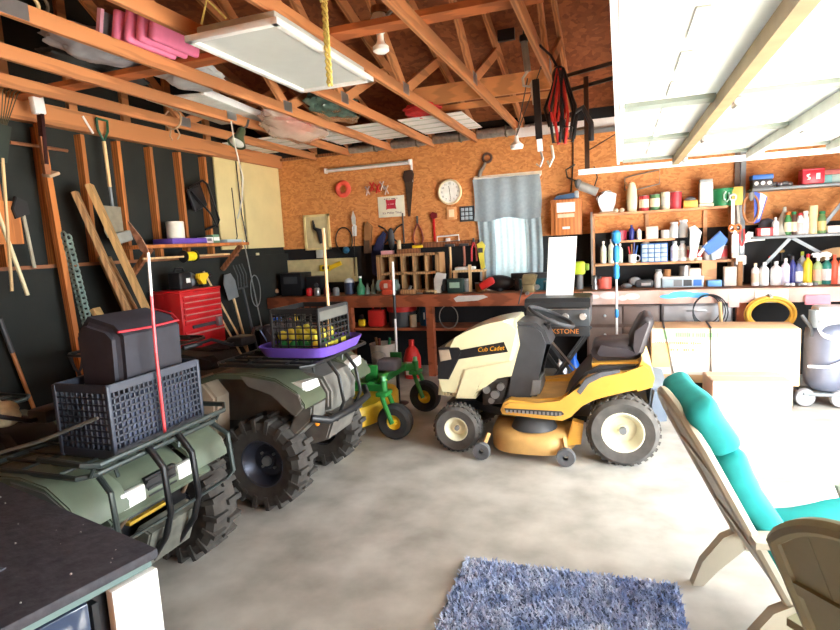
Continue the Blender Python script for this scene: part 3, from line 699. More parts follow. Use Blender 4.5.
# ================================================================== ZERO-TURN MOWER
t = thing('zero_turn_mower', 'green and yellow mower with front caster wheels behind the second quad bike', 'mower', (-2.0,4.84,0))
gp = mat('tractor_green',(38,128,54),.4,var=.1,coat=.2); yp = mat('tractor_yellow',(240,196,48),.4,var=.08)
for y in (-.41,.41):
    w = MB().lathe([(.07,-.055),(.13,-.06),(.155,-.04),(.16,0),(.155,.04),(.13,.06),(.07,.055),(.065,0),(.07,-.055)],axis='y',n=28).build('caster_wheel', rubber, t, loc=(.13,y,.16))
    MB().lathe([(.0,-.05),(.025,-.05),(.03,-.02),(.065,-.03),(.085,-.05),(.085,.05),(.065,.03),(.03,.02),(.025,.05),(0,.05)],axis='y',n=22).build('rim', yp, w)
    MB().tube([(.13,y-.075,.16),(.06,y-.075,.36),(.04,y-.05,.40)],.022,8).build('fork', gp, t)
    MB().tube([(.13,y+.075,.16),(.06,y+.075,.36),(.04,y+.05,.40)],.022,8).build('fork', gp, t)
    MB().box((.04,y,.41),(.10,.16,.04),bev=.01).build('fork_crown', gp, t)
    MB().cyl((.04,y,.40),(.04,y,.52),.032).build('pivot_post', gp, t)
    MB().cyl((.04,y,.52),(.04,y,.56),.022).build('pivot_cap', mat('pale_green_cap',(120,190,140),.4), t)
    MB().bar((.04,y,.46),(-.55,y*.72,.44),.06,.07,bev=.008).build('side_rail', gp, t)
    MB().box((-.12,y*.72,.55),(.12,.02,.16),bev=.006).build('side_plate', gp, t)
MB().bar((-.08,-.41,.47),(-.08,.41,.47),.07,.07,bev=.008).build('cross_beam', gp, t)
MB().box((-.02,-.30,.50),(.02,.17,.11),rot=(0,.5,0),bev=.004).build('badge_plate', mat('badge_green',(60,160,60),.4), t)
MB().box((-.004,-.30,.475),(.02,.10,.04),rot=(0,.5,0)).build('yellow_mark', mat('pale_yellow_mark',(210,220,110),.5), t)
MB().prism([(-.85,.42),(-.2,.42),(-.06,.50),(-.10,.44),(-.24,.38),(-.85,.38)],'xz',-.30,.30,bev=.01).build('foot_plate', gp, t)
b = MB(); b.loft([[(-.50+.40*s_*math.copysign(abs(math.cos(2*PI*k/32))**.6,math.cos(2*PI*k/32)), .52*s_*math.copysign(abs(math.sin(2*PI*k/32))**.6,math.sin(2*PI*k/32)), z) for k in range(32)] for s_, z in ((1,.09),(1,.22),(.95,.26),(.5,.27))])
b.build('mower_deck', yp, t, ang=50)
for y in (-.42,.42):
    w = MB().lathe([(.14,-.12),(.24,-.13),(.28,-.09),(.29,0),(.28,.09),(.24,.13),(.14,.12),(.13,0),(.14,-.12)],axis='y',n=30).build('drive_wheel', rubber, t, loc=(-1.25,y,.29))
    MB().lathe([(0,-.05),(.06,-.05),(.12,-.08),(.15,-.11),(.15,.11),(.12,.08),(.06,.05),(0,.05)],axis='y',n=22).build('rim', yp, w)
    MB().prism([(-1.55,.50),(-1.45,.66),(-.9,.66),(-.8,.50)],'xz',min(y*.75,y*1.2),max(y*.75,y*1.2),bev=.02).build('fender', gp, t)
MB().box((-1.25,0,.48),(.6,.5,.28),bev=.03).build('engine_housing', blackm, t)
MB().prism([(-.65,.66),(-.70,.74),(-1.1,.70),(-1.2,.98),(-1.28,.98),(-1.24,.64)],'xz',-.25,.25,bev=.04,seg=3).build('seat', mat('dark_brown_vinyl',(48,40,44),.5,var=.1), t, ang=60)
for y in (-.30,.30): MB().tube([(-.8,y,.55),(-.72,y,.90),(-.70,y*.4,.98)],.013,8).build('lap_bar', blackm, t)
tag(MB().box((-2.05,4.80,.585),(.20,.16,.11),bev=.03,seg=3).build('rag', mat('grey_rag',(96,92,100),.9,var=.2)), 'grey cloth bundle lying on the front beam of the green mower', 'cloth')
# ================================================================== RUG
t = thing('rug', 'blue shaggy rug lying on the bare concrete floor', 'rug', (-.26,2.32,0), 0.02)
MB().box((0,0,.006),(1.04,.84,.012)).build('backing', mat('rug_backing',(96,110,140),.9,var=.1), t)
b = MB(); bm = b.bm
rnd = random.Random(3)
for i in range(15000):
    x = rnd.uniform(-.52,.52); y = rnd.uniform(-.42,.42); a = rnd.uniform(0,2*PI); h = rnd.uniform(.018,.032); l = rnd.uniform(.006,.022); w = .0035
    dx, dy = math.cos(a), math.sin(a)
    v = [bm.verts.new((x-dy*w,y+dx*w,.010)), bm.verts.new((x+dy*w,y-dx*w,.010)), bm.verts.new((x+dx*l+dy*w*.7,y+dy*l-dx*w*.7,h)), bm.verts.new((x+dx*l-dy*w*.7,y+dy*l+dx*w*.7,h))]
    bm.faces.new(v)
o = b.build('pile', mat('rug_pile',(206,216,234),.9,scale=9,rgb2=(112,142,200)), t, smooth=False); o['kind'] = 'stuff'

# ================================================================== GARDEN CHAIRS
resin = mat('taupe_resin',(176,170,152),.5,var=.08,scale=5)
resin2 = mat('olive_taupe_resin',(112,108,80),.5,var=.12,scale=5)
BU = Vector((-.42,0,.82)).normalized(); B0 = Vector((-.16,0,.24)); BN = Vector((BU.z,0,-BU.x))   # BN points forward
def bp(u, v, w=0.0): return B0 + BU*u + Vector((0,v,0)) + BN*w
def garden_chair(label, loc, rz, m):
    t = thing('garden_chair', label, 'garden chair', loc, rz)
    H, HW = .88, .27
    top = lambda v: H - .16*(abs(v)/HW)**2.2
    for k in range(5):
        v0 = -HW+.03+k*.099; v1 = v0+.096; b = MB()
        R1 = []
        for v in (v0, (v0+v1)/2, v1):
            R1.append([bp(.02,v,.0), bp(top(v)-.02,v,.0), bp(top(v)-.02,v,-.016), bp(.02,v,-.016)])
        b.loft(R1); b.build('back_slat', m, t)
    rim = [bp(0,-HW,-.01)]+[bp(top(v),v,-.01) for v in [-HW+2*HW*i/20 for i in range(21)]]+[bp(0,HW,-.01)]
    MB().tube(rim,.022,8).build('back_rim', m, t)
    for u in (.22,.56):
        b = MB(); b.loft([[bp(u-.025,v,-.016),bp(u+.025,v,-.016),bp(u+.025,v,-.026),bp(u-.025,v,-.026)] for v in (-HW,0,HW)]); b.build('back_batten', m, t)
    b = MB()
    for k in range(6):
        x = -.14+k*.092; b.box((x+.04,0,.27+.10*(k/5.0)),(.078,.54,.02),rot=(0,-.2,0),bev=.004)
    b.box((.19,-.26,.29),(.72,.03,.06),rot=(0,-.2,0)); b.box((.19,.26,.29),(.72,.03,.06),rot=(0,-.2,0))
    b.build('seat', m, t)
    for s_ in (-1,1):
        arm = [(-.34,.045),(-.25,.05),(0,.058),(.25,.066),(.38,.06),(.42,.03)]
        R1 = []
        for x, w in arm: R1.append([(x,s_*.30-w,.555),(x,s_*.30+w,.555),(x,s_*.30+w,.53),(x,s_*.30-w,.53)])
        MB().loft(R1).build('arm', m, t, ang=60)
        R1 = []
        for z, x, w in ((0,.36,.035),(.2,.34,.045),(.4,.33,.06),(.535,.32,.10)): R1.append([(x-w,s_*.31-.02,z),(x+w,s_*.31-.02,z),(x+w,s_*.31+.02,z),(x-w,s_*.31+.02,z)])
        MB().loft(R1).build('front_leg', m, t, ang=60)
        R1 = []
        for x, z, w in ((.10,.29,.05),(-.08,.29,.065),(-.22,.22,.06),(-.32,.10,.045),(-.37,0,.032)): R1.append([(x-w*.6,s_*.275-.025,z+w*.5 if z > .01 else 0),(x+w*.9,s_*.275-.025,z-w*.5 if z > .01 else 0),(x+w*.9,s_*.275+.025,z-w*.5 if z > .01 else 0),(x-w*.6,s_*.275+.025,z+w*.5 if z > .01 else 0)])
        MB().loft(R1).build('rear_leg', m, t, ang=60)
    return t
GC1 = (.74,2.60,0); GR1 = math.radians(9)
garden_chair('taupe plastic garden chair with teal cushion, beside the blue rug', GC1, GR1, resin)
garden_chair('olive-taupe plastic garden chair without cushion, its slatted back in the lower right corner', (.935,1.735,0), math.radians(40), resin2)
teal = mat('teal_canvas',(22,150,150),.8,var=.1,scale=14)
t = thing('chair_cushion', 'teal canvas cushion tied on the taupe garden chair', 'cushion', GC1, GR1)
def slab(name, u0, u1, w0, th, wid, mfn, bev=.045):
    b = MB(); b.box(((u0+u1)/2,0,w0+th/2),(u1-u0,wid,th),bev=bev,seg=4)
    bmesh.ops.subdivide_edges(b.bm, edges=[e for e in b.bm.edges if e.calc_length() > .12], cuts=6, use_grid_fill=True)
    for v in b.bm.verts:
        u, q, w = v.co; w += .010*math.sin(u*19+q*5)*math.cos(q*11)
        v.co = mfn(u, q, w)
    return b.build(name, teal, t, ang=70)
slab('back_pad', .04, .65, .0, .115, .50, lambda u, v, w: bp(u,v,w))
slab('head_pad', .64, .875, .0, .125, .49, lambda u, v, w: bp(u,v,w))
slab('seat_pad', -.10, .47, .0, .10, .50, lambda u, v, w: Vector((u,v,.315+(u+.10)*.20+w)))
for s_ in (-1,1):
    b = MB(); b.ell((-.10,s_*.27,.29),(.03,.02,.03),10); b.bar((-.10,s_*.27,.29),(-.15,s_*.30,.20),.014,.004); b.bar((-.10,s_*.27,.29),(-.06,s_*.30,.19),.014,.004); b.build('tie', mat('dark_teal_tie',(12,96,108),.8), t)

# ================================================================== DARK APPLIANCE LOWER LEFT
P0 = atZ(158,548,.85); rz = math.radians(-13.5)
t = thing('appliance', 'dusty black-topped appliance with dark glass front and white side strip in lower left corner', 'appliance', (P0.x,P0.y,0), rz)
topm = mat('dusty_black_top',(34,33,40),.75,scale=30,rgb2=(56,54,60),bump=.2)
MB().box((-.60,-.36,.835),(1.20,.72,.03),bev=.006).build('top', topm, t)
MB().box((-.603,-.36,.808),(1.17,.69,.024)).build('trim_band', mat('green_grey_trim',(92,112,110),.35,metal=.4), t)
MB().box((-.62,-.36,.40),(1.14,.66,.79),bev=.004).build('body', mat('black_enamel',(28,28,32),.3,var=.1), t)
MB().box((-.04,-.45,.44),(.05,.50,.70),bev=.004).build('glass_front', mat('dark_glass',(52,62,82),.06,var=.05), t)
MB().box((-.028,-.185,.43),(.03,.016,.70)).build('door_edge', blackm, t)
MB().box((-.020,-.075,.40),(.035,.135,.78),bev=.003).build('white_side_strip', white, t)
MB().box((-.40,-.43,.8515),(.30,.22,.003),rot=(0,0,.35)).build('worn_patch', mat('worn_grey_top',(92,94,104),.8,scale=20,rgb2=(70,72,84)), t)
cr = MB(); rr_ = random.Random(5)
for k in range(40): cr.ell((rr_.uniform(-1.1,-.03),rr_.uniform(-.68,-.03),.851),rr_.uniform(.001,.0035),6)
cr.build('dust_specks', mat('pale_dust',(170,168,160),.9), t)['kind'] = 'stuff'

# ================================================================== CARTONS AND FLOOR ITEMS ON THE RIGHT
cw = mat('white_carton',(222,210,196),.8,var=.05)
t = thing('carton', 'long printed cardboard carton with two black straps lying in front of the drawer chest', 'box', (.90,6.02,0), -.03)
MB().box((0,0,.50),(1.24,.42,.53),bev=.01).build('box_body', card, t)
MB().box((0,-.212,.535),(1.22,.004,.44)).build('front_print', cw, t)
MB().box((-.27,-.216,.70),(.66,.004,.09)).build('green_band', mat('print_green',(166,206,150),.8,var=.08), t)
MB().box((-.53,-.216,.50),(.16,.004,.24)).build('orange_block', mat('print_orange',(250,186,110),.8,rgb2=(250,214,140),scale=6), t)
po = mat('print_orange_ink',(240,150,96),.8)
strokes(t, po, [(-.59,-.18,.62,.030,22),(-.58,-.24,.555,.028,18)], -.2175, 4)
strokes(t, mat('print_green_ink',(120,170,110),.8), [(-.40,-.02,.70,.045,24)], -.2185, 6)
st = mat('black_strap',(40,38,40),.6)
for x0, x1 in ((-.50,-.40),(-.10,-.09)):
    s_ = MB(); s_.bar((x0,-.219,.77),(x1,-.219,.24),.005,.016,up=(0,1,0)); s_.box((x0,0,.769),(.016,.44,.006)); s_.build('strap', st, t)
MB().box((-.3,.0,.117),(.5,.36,.235),bev=.01).build('wooden_block', mat('dark_plinth',(62,52,50),.7), t)
MB().box((.4,.05,.117),(.4,.30,.235),bev=.01).build('wooden_block', _mc['dark_plinth'], t)
t = thing('carton', 'small plain cardboard box standing on the floor in front of the long carton', 'box', (1.04,5.56,0), .10)
MB().box((0,0,.185),(.62,.36,.37),bev=.008).build('box_body', mat('pale_cardboard',(206,172,150),.8,var=.06), t)
MB().box((0,-.09,.373),(.60,.165,.006),rot=(.03,0,0)).build('flap', _mc['pale_cardboard'], t)
MB().box((0,.09,.373),(.60,.165,.006),rot=(-.03,0,0)).build('flap', _mc['pale_cardboard'], t)
MB().box((0,0,.379),(.62,.045,.002)).build('tape', mat('tan_tape',(206,180,150),.4), t)
t = thing('jug', 'black and red bottle pack tucked between the teal chair and small box', 'bottle pack', (.56,5.50,0))
MB().box((0,0,.15),(.16,.14,.30),bev=.02).build('body', black, t); MB().box((.09,-.01,.16),(.05,.13,.22),bev=.01).build('red_label', mat('pink_red_label',(216,90,96),.6), t)
# tank on wheels
t = thing('air_compressor', 'grey upright tank on wheels with coiled hose at the far right', 'air compressor', (1.80,6.10,0))
tk = mat('blue_grey_tank',(104,110,128),.35,metal=.2,var=.08)
MB().lathe([(0,.14),(.12,.15),(.17,.20),(.18,.26),(.18,.66),(.17,.72),(.12,.77),(0,.79)],n=28).build('tank', tk, t)
for sx in (-1,1):
    w = MB().lathe([(.03,-.03),(.075,-.032),(.085,-.015),(.085,.015),(.075,.032),(.03,.03)],axis='y',n=22).build('wheel', mat('grey_wheel_rubber',(150,150,154),.7), t, loc=(-.05+sx*.14,-.10,.085))
    MB().lathe([(0,-.028),(.035,-.03),(.045,-.02),(.045,.02),(0,.028)],axis='y',n=14).build('hub', whitep, w)
MB().box((0,0,.12),(.42,.28,.03),bev=.006).build('base_frame', greym, t)
MB().box((.02,0,.86),(.26,.24,.14),bev=.03).build('motor_cover', mat('pale_grey_cover',(220,222,226),.4), t)
MB().cyl((-.12,-.06,.74),(-.12,-.06,.90),.05,n=14).build('pump', greym, t)
MB().tube([(-.24,-.12,.86),(-.20,-.12,.80),(-.16,-.1,.74),(-.15,-.1,.66)],.016,8).build('handle', dkgrey, t)
h = MB()
for k in range(3): h.torus((.03,-.19-.012*k,.72+.02*k),.14+.012*k,.009,'y',sy=.55)
h.build('hose', mat('clear_grey_hose',(206,208,216),.3), t)
MB().tube([(-.20,-.20,.40),(-.05,-.22,.40),(.10,-.20,.46),(.20,-.18,.60),(.24,-.14,.78)],.013,8).build('white_pipe', whitep, t)

# folded griddle
t = thing('griddle', 'black folded flat-top griddle on crossed legs behind the lawn tractor', 'griddle', (-.55,5.62,0))
gm = mat('griddle_black',(58,60,62),.4,metal=.2,var=.12)
MB().prism([(-.26,1.02),(.22,1.02),(.24,1.045),(.24,1.07),(.20,1.12),(-.24,1.12),(-.28,1.08),(-.28,1.04)],'yz',-.31,.29,bev=.01).build('lid', gm, t)
MB().box((-.01,0,.93),(.58,.44,.17),bev=.008).build('body', mat('griddle_body',(84,88,92),.4,metal=.3,var=.1), t)
MB().box((.06,-.232,1.015),(.40,.02,.012)).build('lid_handle', steel, t)
MB().box((-.01,-.225,.80),(.58,.012,.09),bev=.003).build('front_panel', gm, t)
text('BLACKSTONE',.062,mat('griddle_orange_ink',(240,150,70),.5),t,(-.02,-.2325,.80),ROT_BACK,xs=1.05)
for x in (.06,.22):
    k = MB(); k.lathe([(0,-.03),(.03,-.03),(.034,0)],c=(x,-.222,.94),axis='y',n=16); k.build('knob', mat('chrome_knob',(210,210,206),.25,metal=.5), t)
for y in (-.20,.20):
    MB().bar((-.27,y,.02),(.27,y,.78),.03,.03).build('leg', gm, t); MB().bar((.27,y+.03,.02),(-.27,y+.03,.78),.03,.03).build('leg', gm, t)
MB().bar((-.13,-.23,.78),(.21,-.23,.36),.018,.006,up=(0,1,0)).build('steel_stay', steel, t)
for x in (-.27,.27): MB().cyl((x,-.22,.025),(x,.25,.025),.018,n=8).build('foot_bar', gm, t)
tag(MB().sheet(lambda u, v: (-.69+.26*u+.05*v, 5.60-.05*v*v+.01*math.sin(v*5), 1.122+.56*v), 6, 12, .004).build('paper_sheet', mat('bright_paper',(246,246,242),.6,var=.02)), 'tall white sheet of paper standing on the black griddle', 'paper')
t = thing('hose', 'yellow air hose coiled and hung on the bench front above the carton', 'hose', (1.44,6.58,0))
hy = mat('hose_yellow',(240,186,70),.4,var=.08)
h = MB()
for k in range(5): h.torus((.0,-.018*(k%3),.80-.004*k),.185+.014*(k%4),.012,'y',n=40,sy=.78)
h.build('coil', hy, t)
MB().bar((0,.04,.985),(0,-.05,.965),.025,.02).build('hook', steel, t)
MB().tube([(0.16,-.03,.70),(.24,-.05,.62),(.26,-.05,.50)],.011,8).build('free_end', dkgrey, t)
t = thing('cable', 'black cable coil hanging on the bench front over the drawer chest', 'cable', (.86,6.60,0))
h = MB()
for k in range(4): h.torus((0.01*k,-.01*k,.84-.01*k),.13+.012*k,.006,'y',n=36,sy=1.15)
h.build('coil', black, t)
MB().cyl((.12,-.02,.92),(.14,-.03,.62),.018,n=8).build('wooden_handle', pale_wood, t)
tag(MB().box((1.86,6.62,.925),(.22,.03,.10),bev=.01).build('pouch', mat('pink_pouch',(240,150,170),.7)), 'pink plastic pouch hanging on the bench front right of the yellow hose', 'pouch')
tag(MB().box((1.12,6.64,.93),(.10,.012,.15),bev=.004).build('tag_card', mat('pink_card',(236,196,190),.7)), 'pale pink card hanging on the bench front left of the yellow hose', 'card')
tag(MB().box((1.46,6.635,.965),(.30,.012,.13),bev=.004).build('paper_bag', mat('white_paper_bag',(244,244,240),.7,var=.03)), 'white paper packet hanging over the yellow hose coil', 'packet')

# blue and white telescopic rod
a = atY(617,228,6.42)
t = thing('telescopic_rod', 'white telescopic rod with blue grips standing in front of the wall shelf', 'rod', (-.04,6.42,0))
MB().cyl((0,0,0.0),(0,0,1.42),.012,n=10).build('rod', whitep, t)
for z0, z1, r in ((1.58,1.72,.05),(1.38,1.56,.036),(1.20,1.36,.034),(.78,.88,.022)):
    MB().lathe([(r*.5,z0),(r,z0+.03),(r*.9,(z0+z1)/2),(r,z1-.03),(r*.5,z1)],n=14).build('grip', mat('sky_blue_grip',(52,150,226),.45,var=.1), t)
MB().cyl((0,0,1.40),(0,0,1.60),.010,n=10).build('upper_rod', whitep, t)
b = MB(); b.ell((0,0,.02),(.05,.05,.02),12); b.build('foot', black, t)

# ================================================================== BELOW THE BENCH
SHZ = .615
t = thing('gas_can', 'red fuel can on the lower bench shelf left of the red-lidded drum', 'fuel can', (-3.08,6.90,SHZ))
MB().box((0,0,.115),(.22,.18,.23),bev=.03).build('body', redp, t); MB().tube([(-.06,0,.23),(-.05,0,.27),(.05,0,.27),(.06,0,.23)],.014,8).build('handle', redp, t); MB().cyl((.08,0,.22),(.08,0,.27),.022).build('cap', black, t)
t = thing('drum', 'black drum with a red lid on the lower bench shelf', 'drum', (-2.74,6.95,SHZ))
MB().lathe([(0,0),(.17,0),(.18,.02),(.18,.20),(.17,.21),(0,.21)],n=26).build('body', dkgrey, t); MB().lathe([(.19,.20),(.20,.22),(.20,.26),(.185,.30),(.13,.32),(0,.325)],n=26).build('lid', redp, t)
t = thing('tape_measure', 'yellow and black tool on the lower bench shelf beside the red fuel can', 'tool', (-3.30,6.88,SHZ))
MB().box((0,0,.05),(.10,.07,.10),bev=.02).build('body', yellow, t); MB().box((0,-.005,.13),(.06,.05,.06),bev=.015).build('black_top', black, t)
t = thing('jug', 'blue plastic jug on the lower bench shelf by the bench leg', 'jug', (-2.40,6.92,SHZ))
MB().box((0,0,.14),(.15,.13,.28),bev=.035).build('body', mat('dark_blue_jug',(24,74,110),.4), t); MB().cyl((0.02,0,.27),(.02,0,.32),.025).build('cap', black, t); MB().box((0,-.067,.14),(.02,.004,.09)).build('label_strip', whitep, t)
t = thing('tub', 'small cream tub on the lower bench shelf between drum and blue jug', 'tub', (-2.55,6.84,SHZ))
MB().lathe([(0,0),(.045,0),(.05,.15),(.052,.16),(0,.16)],n=18).build('body', mat('cream_tub',(206,196,170),.5), t)
t = thing('bucket', 'dirty white bucket of tools on the floor under the bench', 'bucket', (-2.92,6.66,0))
MB().lathe([(0,0),(.145,0),(.17,.40),(.178,.41),(.178,.43),(.165,.43),(.14,.03),(0,.03)],n=28).build('body', mat('dirty_white_bucket',(206,196,184),.6,var=.2,scale=6), t)
MB().torus((0,-.17,.30),.10,.004,'y',sy=.5).build('wire_handle', steel, t)
for k, (x, y, m) in enumerate(((-.08,.02,leather),(-.02,-.05,mat('rust_red_handle',(130,60,44),.6)),(.06,.04,dkgrey),(.09,-.03,green))): MB().cyl((x,y,.30),(x*1.3,y,.50),.018,n=8).build('tool_handle', m, t)
t = thing('jug', 'red jug with a pale label on the floor by the bench leg', 'jug', (-2.50,6.60,0))
MB().lathe([(0,0),(.10,0),(.11,.02),(.11,.26),(.08,.36),(.035,.41),(.035,.45),(0,.45)],n=22).build('body', redp, t); MB().cyl((0,0,.45),(0,0,.49),.035).build('cap', redp, t); MB().box((0,-.110,.14),(.11,.012,.17),bev=.004).build('label', mat('pale_label',(226,216,204),.6), t)
t = thing('tyre', 'black tyre leaning on the wall under the bench behind the tractor hood', 'tyre', (-1.75,6.99,.275), rot=(.12,0,0))
MB().torus((0,0,0),.195,.08,'y',n=36,m=12).build('tyre', rubber, t)
t = thing('cable', 'grey cable loop hanging under the bench right of the bench leg', 'cable', (-2.03,6.72,0))
MB().torus((0,0,.76),.12,.006,'y',n=30,sy=1.2).build('loop', mat('grey_cable',(128,124,118),.6), t)
t = thing('spray_bottle', 'blue bottle on the floor between the griddle legs and base cabinet', 'bottle', (-.50,6.50,0))
MB().lathe([(0,0),(.06,0),(.065,.02),(.065,.22),(.03,.30),(.03,.34),(0,.34)],n=18).build('body', mat('vivid_blue_bottle',(24,104,220),.35), t); MB().cyl((0,0,.34),(0,0,.38),.03).build('cap', blue, t)
t = thing('bottle', 'white bottle on the floor behind the griddle legs', 'bottle', (-.64,6.44,0))
MB().lathe([(0,0),(.055,0),(.06,.02),(.06,.20),(.03,.27),(0,.27)],n=18).build('body', whitep, t); MB().cyl((0,0,.27),(0,0,.31),.028).build('cap', whitep, t)
t = thing('storage_bin', 'black plastic bin in the corner before the bench left end', 'bin', (-4.12,6.36,0))
MB().box((0,0,.33),(.55,.44,.66),bev=.03).build('body', dkgrey, t); MB().box((0,0,.675),(.58,.46,.03),bev=.01).build('lid', black, t)
tag(MB().lathe([(0,0),(.045,0),(.055,.12),(.058,.13),(0,.13)],c=(-4.26,6.32,.69),n=18).build('cup', mat('vivid_blue_bottle',(24,104,220),.35)), 'blue plastic cup on the black corner bin', 'cup')
tag(MB().ell((-4.10,6.34,.75),.058,16).build('ball', mat('pink_red_ball',(214,60,90),.5)), 'pink-red ball on the black corner bin', 'ball')
tag(MB().lathe([(0,0),(.10,0),(.10,.012),(.03,.11),(.018,.18),(0,.18)],c=(-3.96,6.28,.69),n=20).build('funnel', mat('strong_yellow',(250,206,40),.45)), 'yellow funnel on the black corner bin', 'funnel')
t = thing('toolbag', 'dark bag with blue stripes slumped behind the second quad bike seat', 'bag', (-3.72,5.66,0))
MB().box((0,0,.42),(.50,.44,.84),bev=.09,seg=3).build('bag_body', mat('dark_brown_bag',(46,38,44),.8), t)
for y in (-.10,-.02): MB().bar((-.20,-.226+y*.0,.82),(-.06,-.228,.60),.006,.016,up=(0,1,0)).build('stripe', mat('pale_blue_stripe',(150,180,220),.6), t)
pl = thing('pole', 'white and black pole standing upright behind the green mower', 'pole', (-2.25,5.46,0), rot=(0,.015,0))
MB().cyl((0,0,.44),(0,0,.92),.013,n=10).build('lower_pole', whitep, pl); MB().cyl((0,0,.92),(0,0,1.17),.016,n=10).build('grip', black, pl); MB().cyl((0,0,1.17),(0,0,1.52),.012,n=10).build('upper_pole', whitep, pl)
MB().lathe([(0,0),(.10,0),(.11,.01),(.02,.03),(.016,.45)],n=16).build('foot', blackm, pl)
# ================================================================== LEFT WALL
XW = XL+.085
# wooden wall shelf with bracket
t = thing('wall_shelf', 'wooden shelf on the left wall above the red toolbox', 'shelf', (0,0,0))
MB().box((XL+.26,5.05,1.80),(.34,1.66,.035),bev=.004).build('shelf_board', stud_m, t)
for y in (4.35,5.75):
    MB().bar((XL+.10,y,1.50),(XL+.40,y,1.78),.04,.05).build('bracket', brownw, t)
MB().cyl((XL+.34,4.30,1.685),(XL+.34,5.60,1.685),.011,n=8).build('dowel_rail', pale_wood, t)
t = thing('spool', 'yellow cord spool on the dowel under the left wall shelf', 'spool', (XL+.34,4.93,1.685))
MB().lathe([(.016,-.075),(.045,-.075),(.05,-.06),(.05,.06),(.045,.075),(.016,.075)],axis='y',n=22).build('cord', mat('bright_yellow_cord',(250,222,30),.6,scale=60), t)
for s_ in (-1,1): MB().lathe([(.014,s_*.076),(.065,s_*.076),(.065,s_*.088),(.014,s_*.088)],axis='y',n=22).build('flange', black, t)
SZ = 1.8175
t = thing('bucket', 'white roll-shaped bucket on the left wall shelf', 'bucket', (XL+.25,4.87,SZ+.06))
MB().lathe([(0,0),(.085,0),(.09,.01),(.09,.17),(.085,.18),(.03,.18),(.03,.17),(0,.17)],n=26).build('body', mat('offwhite_plastic',(232,228,212),.5), t)
tag(MB().box((XL+.25,4.93,SZ+.03),(.26,.52,.06),bev=.008).build('folder_box', purple), 'flat purple box lying on the left wall shelf under the white bucket', 'box')
t = thing('small_box', 'small white box on the left wall shelf right of the purple box', 'box', (XL+.27,5.29,SZ)); MB().box((0,0,.035),(.12,.14,.07),bev=.008).build('body', white, t); MB().box((.061,0,.04),(.002,.07,.03)).build('label', greyp, t)
t = thing('small_box', 'green and white packet on the left wall shelf below the folded chair', 'box', (XL+.24,5.46,SZ)); MB().box((0,0,.05),(.10,.12,.10),bev=.006).build('body', mat('dull_green_packet',(110,150,120),.6), t); MB().box((.051,0,.05),(.002,.10,.04)).build('label', white, t)
tag(MB().box((XL+.26,5.70,SZ+.02),(.20,.28,.04),bev=.015).build('plastic_bag', mat('pale_blue_bag',(180,196,206),.3)), 'pale blue plastic bag at the right end of the left wall shelf', 'bag')
# red tool chest
t = thing('tool_chest', 'red metal tool chest with drawers against the left wall', 'tool chest', (-4.38,4.86,0))
MB().box((0,0,.36),(.42,.70,.72),bev=.01).build('cart', mat('dark_cart',(44,36,38),.5), t)
MB().box((0,0,1.02),(.38,.62,.60),bev=.015).build('case', red, t)
MB().box((-.0,0,1.33),(.39,.63,.025),bev=.008).build('lid', red, t)
for k in range(5):
    p = MB().box((.196,0,1.255-k*.062),(.014,.56,.050),bev=.004).build('drawer', red, t); MB().box((.206,0,1.275-k*.062),(.010,.54,.010)).build('pull', mat('pinkish_steel',(206,160,150),.35,metal=.4), p)
p = MB().box((.198,0,.83),(.018,.60,.18),bev=.006).build('drawer', red, t); MB().box((.212,0,.885),(.012,.58,.014)).build('pull', _mc['pinkish_steel'], p)
MB().box((.21,-.02,.955),(.03,.34,.035),bev=.008).build('grey_bar_handle', dkgrey, t); MB().box((.22,.20,.965),(.05,.06,.10),bev=.01).build('latch', steel, t)
MB().box((0,-.315,1.12),(.12,.012,.05),bev=.004).build('side_handle', black, t)
CZ = 1.345
t = thing('charger', 'black battery charger with white sticker on top of the red tool chest', 'charger', (-4.36,4.76,CZ)); MB().box((0,0,.09),(.16,.18,.18),bev=.02).build('body', black, t); MB().box((.081,.03,.09),(.003,.06,.05)).build('sticker', white, t); MB().tube([(0,-.07,.18),(0,-.05,.22),(0,.05,.22),(0,.07,.18)],.012,8).build('handle', black, t)
t = thing('power_drill', 'yellow cordless drill lying on the red tool chest', 'drill', (-4.32,5.06,CZ)); MB().prism([(-.10,.10),(-.08,.15),(.06,.15),(.08,.12),(.05,.09),(.0,.08),(.03,.02),(-.03,.0),(-.05,.07)],'yz',-.03,.03,bev=.012).build('body', yellow, t); MB().cyl((0,.07,.12),(0,.13,.12),.016,n=10).build('chuck', black, t); MB().box((0,0,.015),(.07,.09,.03),bev=.006).build('battery', black, t)
tag(MB().ell((-4.48,5.0,CZ+.085),(.09,.12,.09),12).build('plastic_bag', clearp), 'clear plastic bag bundled above the yellow drill', 'bag')
# folded black chair frame hung on the wall
t = thing('folding_stool', 'folded black frame stool hanging on the left wall studs', 'stool', (XL+.14,5.50,2.25), rot=(.35,0,0))
MB().tube([(0,-.16,.26),(0,.10,.28),(0,.16,.22),(0,.16,-.22),(0,.10,-.26),(0,-.12,-.24)],.014,8).build('frame', blackm, t)
MB().box((-.02,-.06,.12),(.04,.24,.26),bev=.02).build('seat_panel', black, t)
MB().tube([(.02,-.16,.22),(.03,.02,-.10),(.03,.05,-.26)],.013,8).build('strut', blackm, t)
